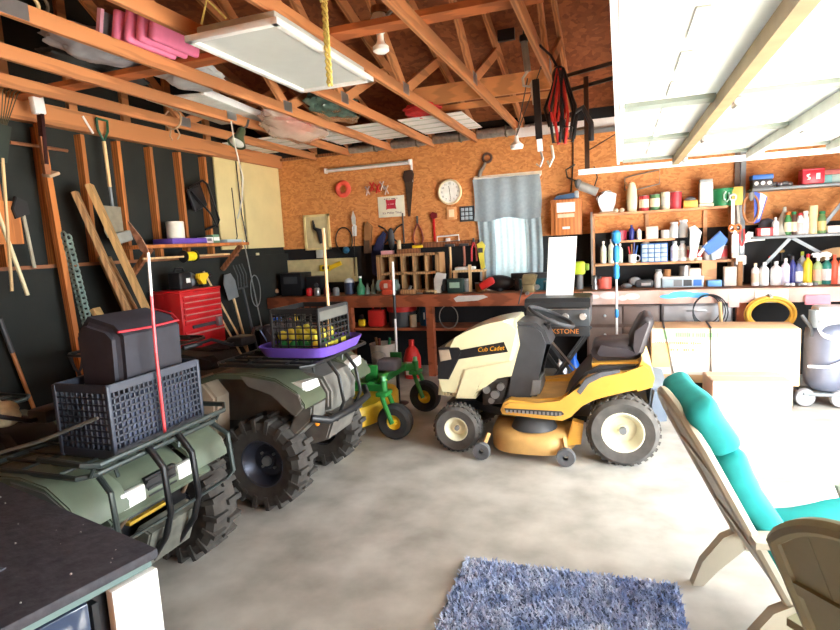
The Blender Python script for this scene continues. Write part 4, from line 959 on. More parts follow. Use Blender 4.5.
# beige plywood sheets
bp_ = mat('beige_panel',(224,206,150),.6,var=.06,scale=3)
tag(MB().box((XL+.02,6.12,2.34),(.02,.50,1.20)).build('panel', bp_), 'narrow beige wall sheet left of the thin black gap', 'panel', 'beige sheets')
tag(MB().box((XL+.02,6.84,2.34),(.02,.86,1.20)).build('panel', bp_), 'wide beige wall sheet reaching the corner of the room', 'panel', 'beige sheets')
t = thing('rod', 'long dark rod with hooked foot hanging on the beige sheets', 'rod', (XL+.06,6.28,0)); MB().tube([(0,-.02,2.86),(0,.0,2.2),(0,.06,1.86),(.02,.02,1.83)],.008,6).build('shaft', blackm, t)
tag(MB().tube([(XL+.036,6.16,2.52),(XL+.036,6.18,1.90),(XL+.05,6.14,1.87)],.007,6).build('rod', mat('dark_bronze',(66,54,40),.5)), 'short dark rod hanging on the narrow beige sheet', 'rod')
tag(MB().box((XL+.01,6.62,1.62),(.012,.07,.115),bev=.004).build('outlet_plate', mat('ivory_plastic',(222,206,160),.4)), 'ivory outlet plate on the dark left wall', 'outlet')
# leaning planks
def lean(name, label, y0, x0, y1, z1, w, th, m, group=None, off=0.0):
    top = Vector((XL+.09+th+off,y1,z1)); bot = Vector((x0,y0,.02+th*.3))
    tag(MB().bar(bot,top,w,th).build(name, m), label, 'plank', group)
lp = mat('light_plank',(190,150,96),.7,var=.12,scale=3,kind='wood',stretch=(4,4,.5))
lean('plank','long pale plank leaning on the left wall in front of the spade',4.28,-3.86,3.86,2.36,.15,.045,lp,None,.14)
lean('plank','long brown plank leaning just left of the pale plank',4.14,-3.96,3.78,2.30,.09,.04,plank_m,None,.06)
lean('plank','wide dark plank leaning below the spade blade',4.30,-4.12,4.06,1.72,.24,.035,mat('weathered_plank',(128,106,72),.8,var=.2,scale=3,kind='wood',stretch=(4,4,.5)))
lean('plank','brown plank leaning between the pale plank and the wide dark plank',4.34,-3.98,4.04,1.70,.10,.035,plank_m,None,.06)
lean('plank','short pale offcut leaning lowest on the left wall',3.98,-3.98,3.84,1.26,.10,.04,lp,None,.05)
lean('plank','short brown offcut leaning left of the red tool chest',4.10,-3.78,3.96,1.14,.09,.035,plank_m,None,.22)
lean('lath','thin lath leaning between the planks and the red tool chest',4.44,-4.05,4.30,1.60,.035,.02,pale_wood,None,.06)
lean('lath','thin upright strip leaning beside the short offcuts',3.86,-3.98,3.76,.98,.035,.02,pale_wood)
for k, (y0, y1, z1, w) in enumerate(((5.62,5.28,1.48,.028),(5.74,5.40,1.50,.028))):
    lean('lath',('left' if k == 0 else 'right')+' of two pale laths leaning right of the red tool chest',y0,-4.1,y1,z1,w,.02,pale_wood,'laths beside the tool chest')
# spade with a green grip
t = thing('spade', 'spade with green grip hanging head down on the left wall', 'spade', (XL+.13,4.12,0), rot=(-.03,0,0))
MB().tube([(0,-.06,3.0),(0,-.055,2.9),(0,0,2.80),(0,.055,2.9),(0,.06,3.0),(0,-.06,3.0)],.013,8).build('grip', mat('dark_green_grip',(18,92,66),.5), t)
MB().cyl((0,0,2.80),(0,.02,2.38),.017,n=10).build('shaft', pale_wood, t); MB().cyl((0,.02,2.38),(0,.03,2.20),.014,n=10).build('socket', greym, t)
MB().prism([(-.08,2.20),(.12,2.20),(.13,1.96),(.10,1.90),(-.06,1.90),(-.09,1.96)],'yz',-.006,.006,bev=.003).build('blade', mat('dull_blade',(150,142,122),.5,metal=.3,var=.2), t)
tag(MB().box((XL+.17,4.24,1.90),(.04,.24,.11),rot=(.2,0,0),bev=.02).build('pad', mat('grey_pad',(140,142,134),.8)), 'grey cloth pad draped on top of the wide dark plank', 'cloth')
# post with chain, pruning saw, sticks
t = thing('post', 'brown wooden post standing upright against the left wall with a chain on it', 'post', (XL+.14,3.62,0)); MB().bar((.05,.02,.02),(0,-.06,2.85),.06,.05).build('post', stud_m, t)
t = thing('chain', 'greenish chain hanging down the brown post', 'chain', (XL+.21,3.62,0)); 
for k in range(46):
    MB().torus((.0,(.022 if k%2 else -.018)+.003*k,1.92-k*.024),.028,.009,'x' if k % 2 else 'y',n=10,m=6,sy=1.2).build('link', mat('green_grey_chain',(120,140,132),.5,metal=.3,var=.3), t)
t = thing('pole_saw', 'dark pruning saw with a white housing hanging from the left roof truss', 'saw', (XL+.26,3.62,0), rot=(.08,0,0))
MB().box((0,.10,2.98),(.06,.10,.17),bev=.015).build('housing', whitep, t); MB().bar((0,.11,2.90),(0,.06,2.50),.05,.03).build('blade', mat('dark_maroon_blade',(60,26,30),.4,metal=.3), t); MB().bar((0,.08,2.72),(0,.06,2.42),.03,.045).build('handle', brownw, t)
tag(MB().box((XL+.21,3.56,2.43),(.10,.10,.03),rot=(.4,.2,0),bev=.01).build('twine', mat('pale_twine',(190,160,130),.9)), 'twine tied round the top of the brown post', 'twine')
tag(MB().cyl((XL+.14,3.30,2.66),(XL+.14,3.80,2.66),.014,n=8).build('dowel', brownw), 'wooden dowel fixed across the studs under the leaf rake', 'stick')
tag(MB().cyl((XL+.105,4.03,3.0),(XL+.105,4.12,2.86),.010,n=8).build('stick', whitep), 'short white stick hanging beside the green spade grip', 'stick')
t = thing('leaf_rake', 'fan-shaped leaf rake hanging at the upper left edge', 'rake', (-4.3,3.05,0))
for k in range(12):
    a = -.30+k*.055; MB().tube([(0,-.02+.02*k/11,2.50),(0,.35*math.sin(a)*.5,2.72),(0,.52*math.sin(a)+.02,2.98),(.04,.54*math.sin(a)+.02,3.0)],.004,5).build('tine', mat('rake_tine',(70,62,40),.5,var=.3), t)
MB().prism([(-.08,2.74),(.09,2.72),(.02,2.45),(-.03,2.45)],'yz',-.004,.004).build('web', mat('dark_green_web',(34,44,36),.6), t)
MB().cyl((0,-.01,2.48),(0,-.08,1.5),.012,n=8).build('handle', pale_wood, t)
tag(MB().cyl((XL+.20,3.00,2.50),(XL+.28,3.17,1.45),.016,n=10).build('handle_pole', mat('cream_handle',(226,214,170),.5)), 'cream tool handle leaning at the far left edge', 'handle')
t = thing('axe', 'black-headed axe with pale handle hanging on the left wall', 'axe', (XL+.12,3.32,0)); MB().cyl((0,.02,2.12),(.02,.04,1.66),.014,n=8).build('handle', mat('grey_handle',(176,168,146),.6), t); MB().prism([(-.03,2.24),(.06,2.20),(.07,2.10),(-.05,2.06),(-.07,2.14)],'yz',-.02,.02,bev=.006).build('head', black, t)
tag(MB().box((XL+.10,3.20,2.03),(.03,.24,.34)).build('board', stud_m), 'square pine board nailed to the left wall studs', 'board')
t = thing('loppers', 'orange-handled tool leaning low on the left wall', 'tool', (XL+.115,3.10,0)); MB().cyl((0,-.06,1.28),(0,0,1.0),.02,n=8).build('head', dkgrey, t); MB().cyl((0,0,1.0),(.08,.16,.02),.016,n=8).build('handle', mat('orange_brown_handle',(190,120,60),.5), t)
t = thing('spade', 'dark spade with open handle leaning low against the left wall', 'spade', (-4.42,3.52,0)); MB().tube([(0,-.07,.92),(0,.07,.92),(0,.03,.78),(0,0,.74),(0,-.03,.78),(0,-.07,.92)],.012,8).build('grip', dkgrey, t); MB().cyl((0,0,.75),(.05,0,.30),.016,n=8).build('shaft', dkgrey, t); MB().prism([(-.10,.30),(.10,.30),(.08,.06),(0,.0),(-.08,.06)],'yz',.04,.052).build('blade', dkgrey, t)
# long tools in the corner beside the chest
for k, (nm, lb, y0, y1, z1, m) in enumerate((('shovel','grey shovel leaning right of the two laths',5.95,5.75,1.52,greym),('garden_fork','dark garden fork leaning nearest the room corner',6.12,5.98,1.64,dkgrey),('rod','slim grey rod with a white tip leaning before the beige sheets',6.30,6.20,1.86,greyp))):
    t = thing(nm, lb, nm.replace('_',' '), (XL+.30,y0,0), rot=((y0-y1)/z1*1.0,-.10,0))
    if k == 0:
        MB().cyl((0,0,0),(0,0,1.15),.016,n=8).build('shaft', pale_wood, t); MB().prism([(-.10,1.15),(.10,1.15),(.11,1.36),(.06,1.46),(-.06,1.46),(-.11,1.36)],'yz',-.006,.006).build('blade', m, t)
    elif k == 1:
        MB().cyl((0,0,0),(0,0,1.25),.016,n=8).build('shaft', dkgrey, t)
        MB().bar((0,-.10,1.26),(0,.10,1.26),.02,.02).build('crosspiece', m, t)
        for q in range(4): MB().tube([(0,-.09+q*.06,1.26),(.03,-.09+q*.06,1.42),(0,-.09+q*.06,1.56)],.006,6).build('tine', m, t)
    else:
        MB().cyl((0,0,0),(0,0,1.80),.008,n=8).build('shaft', m, t); MB().ell((0,0,1.83),(.018,.018,.035),10).build('tip', whitep, t)
tag(MB().torus((XL+.30,6.10,1.20),.10,.006,'x',n=26,sy=2.0).build('cable', greyp), 'grey cable loop hanging among the corner tools', 'cable')

# ================================================================== BACK WALL, LEFT AND MIDDLE
YW = YB-.015
def wp(px, py, off=.02): return atY(px, py, YW-off)
def wbox(px0, py0, px1, py1, dep, Y=None):
    Y = YW if Y is None else Y
    a = atY((px0+px1)/2, py1, Y-dep); b_ = atY((px0+px1)/2, py0, Y-dep); l = atY(px0,(py0+py1)/2,Y-dep); r = atY(px1,(py0+py1)/2,Y-dep)
    return ((l.x+r.x)/2, Y-dep/2, (a.z+b_.z)/2), (r.x-l.x, dep, b_.z-a.z)
c, d = wbox(324,163,411,170,.05)
t = thing('tube_light', 'grey fluorescent tube light mounted high on the orange back wall', 'light fitting', c); MB().box((0,0,0),(1.28,.05,.05),bev=.012).build('housing', mat('pale_green_grey',(176,182,170),.4), t); MB().cyl((-.6,-.035,-.012),(.6,-.035,-.012),.016,n=10).build('tube', whitep, t)
for s_ in (-1,1): MB().box((s_*.63,-.01,0),(.03,.07,.07),bev=.008).build('end_cap', whitep, t)
c = wp(343,189); tag(MB().torus(c,.085,.036,'y',n=28,m=10).build('hose_ring', mat('coral_red_hose',(226,84,66),.5)), 'coral red hose ring hanging on the orange back wall', 'hose')
t = thing('clamp_set', 'cluster of small steel and red clamps hanging right of the red hose ring', 'clamps', wp(376,188))
for k, (x, z, a) in enumerate(((-.13,-.02,.4),(-.06,.03,-.3),(.02,0,.2),(.09,.03,-.5),(.15,-.03,.3))):
    c_ = MB(); c_.tube([(x-.03,0,z+.05),(x,0,z),(x-.02,0,z-.07)],.010,6); c_.tube([(x+.03,0,z+.05),(x,0,z),(x+.03,0,z-.06)],.010,6); c_.build('clamp', redp if k in (1,2) else mat('pale_pink_steel',(206,186,176),.4,metal=.3), t)
c, d = wbox(378,196,404.5,217,.008)
t = thing('sign', 'white tin sign with a red square emblem on the orange back wall', 'sign', c); MB().box((0,0,0),d,bev=.002).build('plate', mat('sign_cream',(232,228,206),.4,var=.05), t)
sr = mat('sign_red',(190,40,60),.5)
MB().prism([(-.075,-.07),(-.05,-.06),(.05,-.06),(.075,-.07),(.065,0),(.075,.07),(.05,.06),(-.05,.06),(-.075,.07),(-.065,0)],'xz',-.008,-.0045).build('emblem', sr, t, loc=(.0,0,.03))
strokes(t, mat('pale_rose_ink',(226,170,170),.5), [(-.045,.045,.032,.02,9)], -.0085, 3)
text("It's Miller Time",.046,mat('sign_dark_ink',(120,84,92),.5),t,(.01,-.0055,-.085),ROT_BACK)
strokes(t, mat('sign_dark_ink',(120,84,92)), [(-.10,.10,.105,.016,20)], -.0048, 5)
# hand saw
a = wp(409,171); b2 = wp(413,214)
t = thing('hand_saw', 'old hand saw hanging beside the tin sign', 'saw', (a.x,a.y,a.z), rot=(0,.06,0)); MB().prism([(-.06,-.14),(.06,-.14),(.02,-.60),(-.01,-.60)],'xz',-.003,.003).build('blade', mat('rusty_steel',(78,62,52),.5,metal=.4,var=.3), t); MB().prism([(-.07,0),(.05,.02),(.07,-.04),(.06,-.15),(-.06,-.15),(-.09,-.08)],'xz',-.014,.014,bev=.006).build('handle', mat('dark_saw_handle',(58,40,34),.5), t)
a = wp(410,163); tag(MB().box((a.x+.02,a.y,a.z-.1),(.025,.02,.30),bev=.005).build('bracket', whitep), 'white strip hanging at the right end of the tube light', 'strip')
c = wp(450,192)
t = thing('wall_clock', 'round cream wall clock on the orange back wall', 'clock', c)
MB().lathe([(.0,.01),(.16,.01),(.165,-.005),(.16,-.03),(.145,-.035),(.138,-.02),(.138,-.012)],axis='y',n=40).build('rim', mat('clock_cream',(232,214,176),.4), t)
MB().lathe([(0,-.012),(.14,-.012)],axis='y',n=36).build('face', mat('clock_face',(246,244,236),.5), t)
nb = mat('clock_ink',(30,34,38),.5)
for k in range(12):
    a = PI/2-2*PI*(k+1)/12; text(str(k+1),.034,nb,t,(.108*math.cos(a),-.0135,.108*math.sin(a)),ROT_BACK,name='numeral')
MB().bar((0,-.016,0),(-.01,-.016,.075),.003,.009,up=(0,1,0)).build('hour_hand', nb, t); MB().bar((0,-.018,0),(.012,-.018,-.10),.003,.006,up=(0,1,0)).build('minute_hand', nb, t)
c, d = wbox(446.5,207,456.5,219.5,.02); t = thing('thermometer', 'small square orange thermometer below the wall clock', 'thermometer', c); MB().box((0,0,0),d,bev=.006).build('case', mat('salmon_case',(232,168,110),.5), t); MB().box((0,-.012,0),(d[0]*.5,.004,d[2]*.6)).build('dial', mat('pale_salmon',(246,220,180),.4), t)
c, d = wbox(459.5,206,474,221.5,.03); t = thing('parts_rack', 'small grey grid-fronted rack right of the thermometer', 'rack', c); MB().box((0,.004,0),d,bev=.004).build('case', dkgrey, t)
for i in range(3):
    for j in range(3): MB().box((-.055+.055*i,-.016,-.055+.055*j),(.042,.01,.042),bev=.004).build('pocket', mat('pale_blue_grey',(170,184,192),.4), t)
c = wp(485,163)
t = thing('chain_hook', 'rusty ring and hook hanging over the curtained window', 'hook', c); MB().torus((.03,0,.06),.055,.016,'y',n=20).build('ring', mat('dark_rust',(80,56,46),.6), t); MB().tube([(.01,0,.01),(-.03,0,-.06),(-.06,-.01,-.10),(-.08,0,-.17)],[.018,.024,.028,.024],8).build('shackle', mat('grey_shackle',(120,106,96),.5,metal=.4), t)
# curtain
t = thing('curtain', 'pale grey-blue curtain with valance hanging over the back window', 'curtain', (0,0,0))
MB().cyl((WX0-.07,YB-.05,2.47),(WX1+.06,YB-.05,2.45),.013,n=10).build('rod', whitep, t)
MB().box(((WX0+WX1)/2,YB-.02,2.48),(.86,.02,.05)).build('header_board', mat('cream_header',(232,220,196),.5), t)
val = thin_cloth('valance_cloth',(146,158,164),.02); drape = thin_cloth('drape_cloth',(156,172,178),.03); sheer = thin_cloth('sheer_cloth',(206,224,224),.045)
def cloth(x0, x1, z0, z1, y, n, amp, sag=0.0): return MB().sheet(lambda u, v: (x0+(x1-x0)*u+(.02*math.sin(v*3)), y+amp*math.sin(u*PI*2*n+.6*math.sin(v*3)), z1+(z0-z1)*v-(sag*math.sin(u*PI*3)*v)), 60, 14)
cloth(WX0-.08,WX1+.05,1.94,2.46,YB-.075,4,.009,.02).build('valance', val, t)
cloth(WX0-.04,WX0+.17,1.16,1.98,YB-.06,2,.010).build('side_drape', drape, t); cloth(WX1-.14,WX1+.05,1.10,1.98,YB-.06,2,.010).build('side_drape', drape, t)
cloth(WX0+.13,WX1-.10,1.10,2.0,YB-.035,6,.004).build('sheer_panel', sheer, t)
# framed cream panel with dark gloves
c, d = wbox(304,214.5,329.5,250,.03)
t = thing('framed_panel', 'cream framed panel with dark hooks on the back wall left end', 'panel', c); MB().box((0,.004,0),(d[0]-.03,.01,d[2]-.03)).build('backing', mat('panel_cream',(206,192,150),.6), t)
for s_ in (-1,1):
    MB().box((s_*(d[0]/2-.015),0,0),(.03,.03,d[2])).build('frame_side', mat('frame_cream',(226,208,150),.5), t); MB().box((0,0,s_*(d[2]/2-.015)),(d[0],.03,.03)).build('frame_side', _mc['frame_cream'], t)
tag(MB().tube([(c[0]-.04,c[1]-.03,c[2]+.17),(c[0]-.02,c[1]-.035,c[2]+.06),(c[0]+.06,c[1]-.04,c[2]+.02),(c[0]+.08,c[1]-.03,c[2]-.16)],[.012,.022,.045,.03],10).build('glove', mat('black_glove',(40,36,36),.8)), 'dark glove hanging on the cream framed panel', 'glove')
c, d = wbox(316,250,323,258,.012); tag(MB().box(c,d,bev=.003).build('switch_plate', mat('grey_white_plate',(206,206,196),.5)), 'small white plate under the cream framed panel', 'plate')
c, d = wbox(288,257.5,357,281,.02); tag(MB().box((c[0],c[1],c[2]-.02),d).build('board', mat('beige_board',(214,200,150),.6)), 'long beige board fixed to the dark back wall above the bench', 'board')
c, d = wbox(315,262,343,272,.03,YW-.03); t = thing('spirit_level', 'yellow plastic tool hanging on the long beige board', 'tool', c); MB().box((-.07,0,-.015),(.17,.03,.09),bev=.01).build('body', yellow, t); MB().bar((.0,0,-.02),(.19,0,.05),.03,.06).build('arm', yellow, t); 
for x in (-.09,-.02): MB().box((x,-.016,-.01),(.035,.004,.045)).build('slot', black, t)
# bow loop, arrow, blue ball, glove, navy bag
t = thing('cord_loop', 'black cord loop hanging by the cream framed panel', 'cord', wp(344,240)); MB().torus((0,0,0),.13,.009,'y',n=30,sy=1.35).build('loop', black, t)
tag(MB().ell(wp(346,250,.06),.05,14).build('ball', mat('teal_ball',(30,96,130),.4)), 'dark teal ball hanging inside the black cord loop', 'ball')
a = wp(354,226,.05); b2 = wp(355,276,.05)
t = thing('arrow', 'dark arrow with white feathers standing against the back wall', 'arrow', (0,0,0)); MB().cyl(b2,a,.006,n=6).build('shaft', black, t)
MB().prism([(-.03,.02),(.03,.02),(.04,.16),(.0,.20),(-.03,.14)],'xz',-.004,.004).build('fletching', whitep, t, loc=(a.x,a.y,a.z-.16)); MB().prism([(-.025,.0),(.03,.0),(.03,.10),(.0,.19),(-.03,.10)],'xz',-.004,.004).build('fletching', mat('pale_grey_feather',(206,206,200),.6), t, loc=(a.x,a.y,a.z+.02))
t = thing('glove', 'tan leather glove hanging on the back wall above the bench', 'glove', wp(367,236,.03)); MB().prism([(-.04,-.20),(.05,-.20),(.06,.04),(.10,.12),(.06,.14),(.02,.20),(-.03,.16),(-.04,.0)],'xz',-.02,.02,bev=.012).build('glove', leather, t)
MB().prism([(-.06,-.24),(.05,-.24),(.05,-.05),(-.05,-.05)],'xz',-.024,.022,bev=.01).build('cuff', mat('dark_tan_leather',(96,72,54),.7), t)
t = thing('bag', 'long navy cloth bag hanging right of the tan glove', 'bag', wp(378,252,.03)); MB().prism([(-.02,-.36),(-.10,-.30),(-.10,-.02),(.0,.18),(.10,.28),(.14,.24),(.06,.02),(.04,-.30)],'xz',-.03,.02,bev=.015).build('bag_body', navy, t)
t = thing('lug_wrench', 'black four-armed bracket hanging under the tin sign', 'wrench', wp(391,236,.03)); 
for a_ in (.75,2.4,3.8,5.6): MB().tube([(0,0,0),(.13*math.cos(a_),0,.16*math.sin(a_)),(.24*math.cos(a_),0,.22*math.sin(a_))],.011,6).build('arm', black, t)
MB().ell((0,0,-.04),(.05,.03,.15),12).build('hub', dkgrey, t)
a = wp(403,222); tag(MB().cyl((a.x,a.y,a.z+.12),(a.x,a.y,a.z-.28),.011,n=8).build('rod', dkgrey), 'slim dark rod hanging right of the four-armed bracket', 'rod')
t = thing('pliers', 'long-handled pliers hanging below the hand saw', 'pliers', wp(418,234))
for s_ in (-1,1): MB().tube([(.0,0,.14),(s_*.045,0,.06),(s_*.075,0,-.06),(s_*.04,0,-.16)],.012,6).build('handle', mat('rust_red_grip',(126,58,48),.5), t)
MB().cyl((0,0,.14),(0,0,.24),.016,n=8).build('jaw', dkgrey, t)
t = thing('pipe_wrench', 'red pipe wrench hanging on the back wall left of the towel bar', 'wrench', wp(434,224)); MB().box((0,0,-.08),(.03,.02,.30),bev=.006).build('handle', red, t); MB().prism([(-.03,.06),(.05,.08),(.05,.14),(-.01,.16),(-.05,.13)],'xz',-.014,.014,bev=.004).build('jaw', mat('dark_red_jaw',(120,30,34),.5), t)
c = wp(448,240); t = thing('hanger_bar', 'white wire frame on the rail above the hammers', 'frame', c); MB().tube([(-.15,0,-.05),(-.15,0,.05),(.15,0,.06),(.15,0,-.02)],.010,6).build('frame', whitep, t); MB().box((0,0,0),(.06,.02,.05),bev=.006).build('clip', whitep, t); MB().cyl((-.15,0,-.02),(.15,0,-.01),.006,n=6).build('bar', steel, t)
c, d = wbox(416,241.5,478,246.5,.04); tag(MB().box(c,d).build('hook_rail', brownw), 'brown wooden hook rail holding the hammers', 'rail')
hz = c[2]-.02
for k, (px, lb, hm, hl) in enumerate(((450,'hammer with pale handle hanging leftmost under the hook rail',pale_wood,.42),(464,'hammer with red-brown handle hanging mid hook rail',mat('red_brown_handle',(150,90,70),.5),.34))):
    a = atY(px,250,YW-.07); t = thing('hammer', lb, 'hammer', (a.x,a.y,hz-.02), rot=(0,.04,0)); MB().tube([(0,0,.0),(.012,0,-.2),(0,0,-hl)],[.017,.015,.02],8).build('handle', hm, t); MB().box((0,0,.02),(.13,.035,.035),bev=.008).build('head', dkgrey, t)
a = atY(474,252,YW-.06); t = thing('bolt_cutters', 'red-handled pliers hanging rightmost under the hook rail', 'pliers', (a.x,a.y,hz))
for s_ in (-1,1): MB().tube([(0,0,.03),(s_*.03,0,-.06),(s_*.035,0,-.22)],.012,8).build('handle', red, t)
MB().box((0,0,.05),(.03,.02,.06),bev=.005).build('jaw', dkgrey, t)
a = atY(481,255,YW-.09); t = thing('caulk_gun', 'yellow tool hanging at the left edge of the curtain', 'tool', (a.x,a.y,a.z)); MB().prism([(-.05,.14),(.02,.18),(.06,.12),(.03,.02),(.05,-.16),(.0,-.20),(-.03,.0)],'xz',-.02,.02,bev=.01).build('body', mat('pale_yellow_tool',(238,224,90),.5), t); MB().box((.0,-.022,.06),(.06,.006,.06)).build('label', dkgrey, t)
# pigeonhole rack on the bench
c0 = atY(381,292,7.0).x; c1 = atY(442,292,7.0).x
t = thing('pigeonhole_rack', 'brown wooden pigeonhole rack standing on the workbench under the tin sign', 'rack', ((c0+c1)/2,7.05,BZ)); L_ = c1-c0
for z in (.02,.26,.50): MB().box((0,0,z),(L_,.24,.03)).build('shelf_board', plank_m, t)
for k in range(6): MB().box((-L_/2+.02+(L_-.04)*k/5,0,.26),(.028 if 0 < k < 5 else .06,.24,.50)).build('divider', plank_m, t)
tz = BZ+.517
tag(MB().box((c0+.12,7.03,tz+.025),(.16,.10,.05),bev=.006).build('packet', mat('red_white_packet',(228,170,176),.5)), 'red and white packet on top of the pigeonhole rack', 'packet')
tag(MB().box((c0+.42,7.03,tz+.03),(.30,.12,.06),bev=.005).build('wood_block', brownw), 'brown wooden block on top of the pigeonhole rack', 'block')
tag(MB().box((c0+.55,7.02,tz+.085),(.14,.06,.04),bev=.012).build('tape_roll', yellow), 'yellow piece lying on the brown wooden block', 'tool')
tag(MB().lathe([(0,0),(.028,0),(.028,.10),(.02,.12),(0,.12)],c=(c0+.28,7.05,tz+.06),n=14).build('small_bottle', mat('tan_bottle',(196,178,140),.5)), 'small tan bottle on the brown wooden block', 'bottle')

# ================================================================== ON THE WORKBENCH
def onb(px, Y): return atY(px, 290, Y).x
t = thing('bench_grinder', 'orange-red bench grinder in front of the pigeonhole rack', 'grinder', (onb(388,6.80),6.80,BZ)); MB().lathe([(0,-.09),(.06,-.09),(.07,-.06),(.07,.06),(.06,.09),(0,.09)],c=(0,0,.12),axis='x',n=20).build('motor', mat('orange_red_paint',(214,86,60),.4), t); MB().box((0,0,.03),(.14,.12,.06),bev=.01).build('base', _mc['orange_red_paint'], t); MB().box((0,-.071,.12),(.05,.004,.06)).build('plate', mat('pale_plate',(220,190,170),.5), t)
for s_ in (-1,1): MB().lathe([(0,s_*.10),(.075,s_*.10),(.075,s_*.13),(0,s_*.13)],c=(0,0,.12),axis='x',n=22).build('grinding_wheel', mat('grey_green_stone',(110,128,120),.8), t)
t = thing('orbital_tool', 'white and black power tool on the bench right of the pigeonhole rack', 'power tool', (onb(441,6.90),6.90,BZ)); MB().prism([(-.08,.0),(.0,.0),(.02,.12),(.06,.16),(.07,.24),(-.04,.26),(-.08,.18)],'xz',-.05,.05,bev=.015).build('body', mat('pale_grey_tool',(212,208,200),.4), t); MB().box((.05,-.01,.10),(.07,.08,.16),bev=.02).build('black_grip', dkgrey, t)
t = thing('radio', 'dark green radio box with a pale screen on the workbench', 'radio', (onb(456,6.85),6.85,BZ)); MB().box((0,0,.09),(.20,.12,.18),bev=.012).build('case', mat('dark_green_case',(40,62,56),.5), t); MB().box((0,-.061,.10),(.13,.004,.07)).build('screen', mat('pale_green_screen',(160,190,170),.3), t)
t = thing('small_shelf', 'little wooden bench shelf left of the curtain', 'shelf', (onb(470,7.0),7.02,BZ)); MB().box((0,0,.26),(.42,.14,.025)).build('board', pale_wood, t); MB().box((.02,-.06,.17),(.035,.03,.34)).build('post', pale_wood, t); MB().box((-.19,0,.125),(.025,.13,.25)).build('side', plank_m, t); MB().box((.19,0,.125),(.025,.13,.25)).build('side', plank_m, t)
tag(MB().box((onb(466,7.0),7.02,BZ+.295),(.26,.11,.04),bev=.012).build('cloth', mat('white_rag',(228,226,222),.9)), 'folded white cloth on the little wooden bench shelf', 'cloth')
t = thing('jar', 'jar of grey bits under the little wooden bench shelf', 'jar', (onb(467,6.99),6.99,BZ)); MB().lathe([(0,0),(.045,0),(.05,.01),(.05,.12),(.04,.14),(0,.14)],n=18).build('glass', mat('grey_bits_jar',(150,152,150),.2), t); MB().cyl((0,0,.14),(0,0,.165),.042).build('lid', steel, t)
t = thing('shop_bag', 'red and black bag lying on the bench below the curtain', 'bag', (onb(490,6.90),6.92,BZ)); MB().box((-.03,-.04,.105),(.20,.10,.10),rot=(0,-.5,0),bev=.03).build('red_part', redp, t); MB().ell((.10,.05,.10),(.20,.10,.099),16).build('black_part', black, t)
for k, x in enumerate((505,512)): tag(MB().box((onb(x,7.05),7.05,BZ+.03),(.14,.10,.06),bev=.02).build('tool_case', black), ('left' if k == 0 else 'right')+' of two flat black cases below the curtain', 'case', 'black cases')
t = thing('vise', 'worn steel bench vise clamped to the front of the workbench', 'vise', (onb(529,6.72),6.74,BZ)); MB().box((0,0,.05),(.14,.18,.10),bev=.015).build('base', mat('worn_vise',(134,118,84),.5,metal=.3,var=.3), t); MB().prism([(-.07,.08),(.06,.08),(.10,.20),(.05,.22),(-.06,.21),(-.08,.16)],'xz',-.07,.07,bev=.015).build('jaw', _mc['worn_vise'], t); MB().cyl((0,-.12,.0),(0,-.20,.0),.02,n=10).build('screw', steel, t); MB().cyl((-.05,-.19,.08),(-.10,-.19,-.12),.008,n=8).build('handle', dkgrey, t); MB().lathe([(0,-.02),(.03,-.02),(.03,.02),(0,.02)],c=(.10,-.04,.06),axis='y',n=14).build('knob', steel, t)
t = thing('black_level', 'black bar tool lying on the bench behind the vise', 'bar tool', (onb(530,6.95),6.98,BZ)); MB().box((0,0,.18),(.46,.06,.07),bev=.008).build('bar', black, t); MB().box((.14,0,.07),(.16,.10,.15),bev=.01).build('teal_case', mat('dark_teal_case',(20,74,84),.5), t); MB().box((-.16,0,.07),(.05,.06,.15)).build('support', dkgrey, t)
t = thing('green_sprayer', 'lime green sprayer on the bench behind the white paper sheet', 'sprayer', (onb(580,7.0),7.0,BZ)); MB().box((0,0,.25),(.13,.12,.16),bev=.03).build('tank', mat('lime_plastic',(196,220,60),.45), t); MB().cyl((0,0,.0),(0,0,.18),.04,n=14).build('stand', greyp, t); MB().box((.08,-.01,.26),(.06,.06,.08),bev=.012).build('pump', mat('dark_lime',(120,150,40),.5), t)
# left end of the bench
t = thing('amplifier', 'black box with wires on the bench left end', 'equipment box', (onb(295,6.95),7.0,BZ)); MB().box((0,0,.16),(.34,.30,.32),bev=.01).build('case', black, t); MB().box((0,-.151,.22),(.22,.004,.10)).build('panel', dkgrey, t)
t = thing('amplifier', 'second black box on the bench below the yellow tool', 'equipment box', (onb(316,7.0),7.05,BZ)); MB().box((0,0,.13),(.24,.22,.26),bev=.01).build('case', black, t); MB().cyl((.05,-.11,.14),(.05,-.13,.14),.03).build('knob', dkgrey, t)
for k, (px, m, lb) in enumerate(((309,red,'red pot among the black boxes on the bench'),(317,steel,'steel pot among the black boxes on the bench'),(327,mat('dark_red_pot',(130,26,34),.5),'dark red pot on the bench by the upright stick'),(336,greyp,'grey pot on the bench right of the upright stick'))):
    tag(MB().lathe([(0,0),(.04,0),(.045,.01),(.045,.09),(.03,.11),(0,.11)],c=(onb(px,6.82),6.82,BZ),n=18).build('pot', m), lb, 'pot')
t = thing('tin', 'blue and white tin on the bench under the beige board', 'tin', (onb(349,6.95),6.98,BZ)); MB().lathe([(0,0),(.075,0),(.075,.16),(0,.16)],n=22).build('body', mat('slate_tin',(60,70,96),.4,metal=.3), t); MB().ell((0,0,.17),(.07,.07,.05),14).build('white_top', mat('frosty_white',(220,222,224),.6), t)
t = thing('bottle', 'green glass bottle on the bench left of the grinder', 'bottle', (onb(361,6.88),6.88,BZ)); MB().lathe([(0,0),(.05,0),(.055,.02),(.055,.10),(.02,.16),(.018,.22),(0,.22)],n=18).build('glass', mat('green_glass',(70,150,110),.15), t); MB().cyl((0,0,.22),(0,0,.245),.02).build('cap', whitep, t)
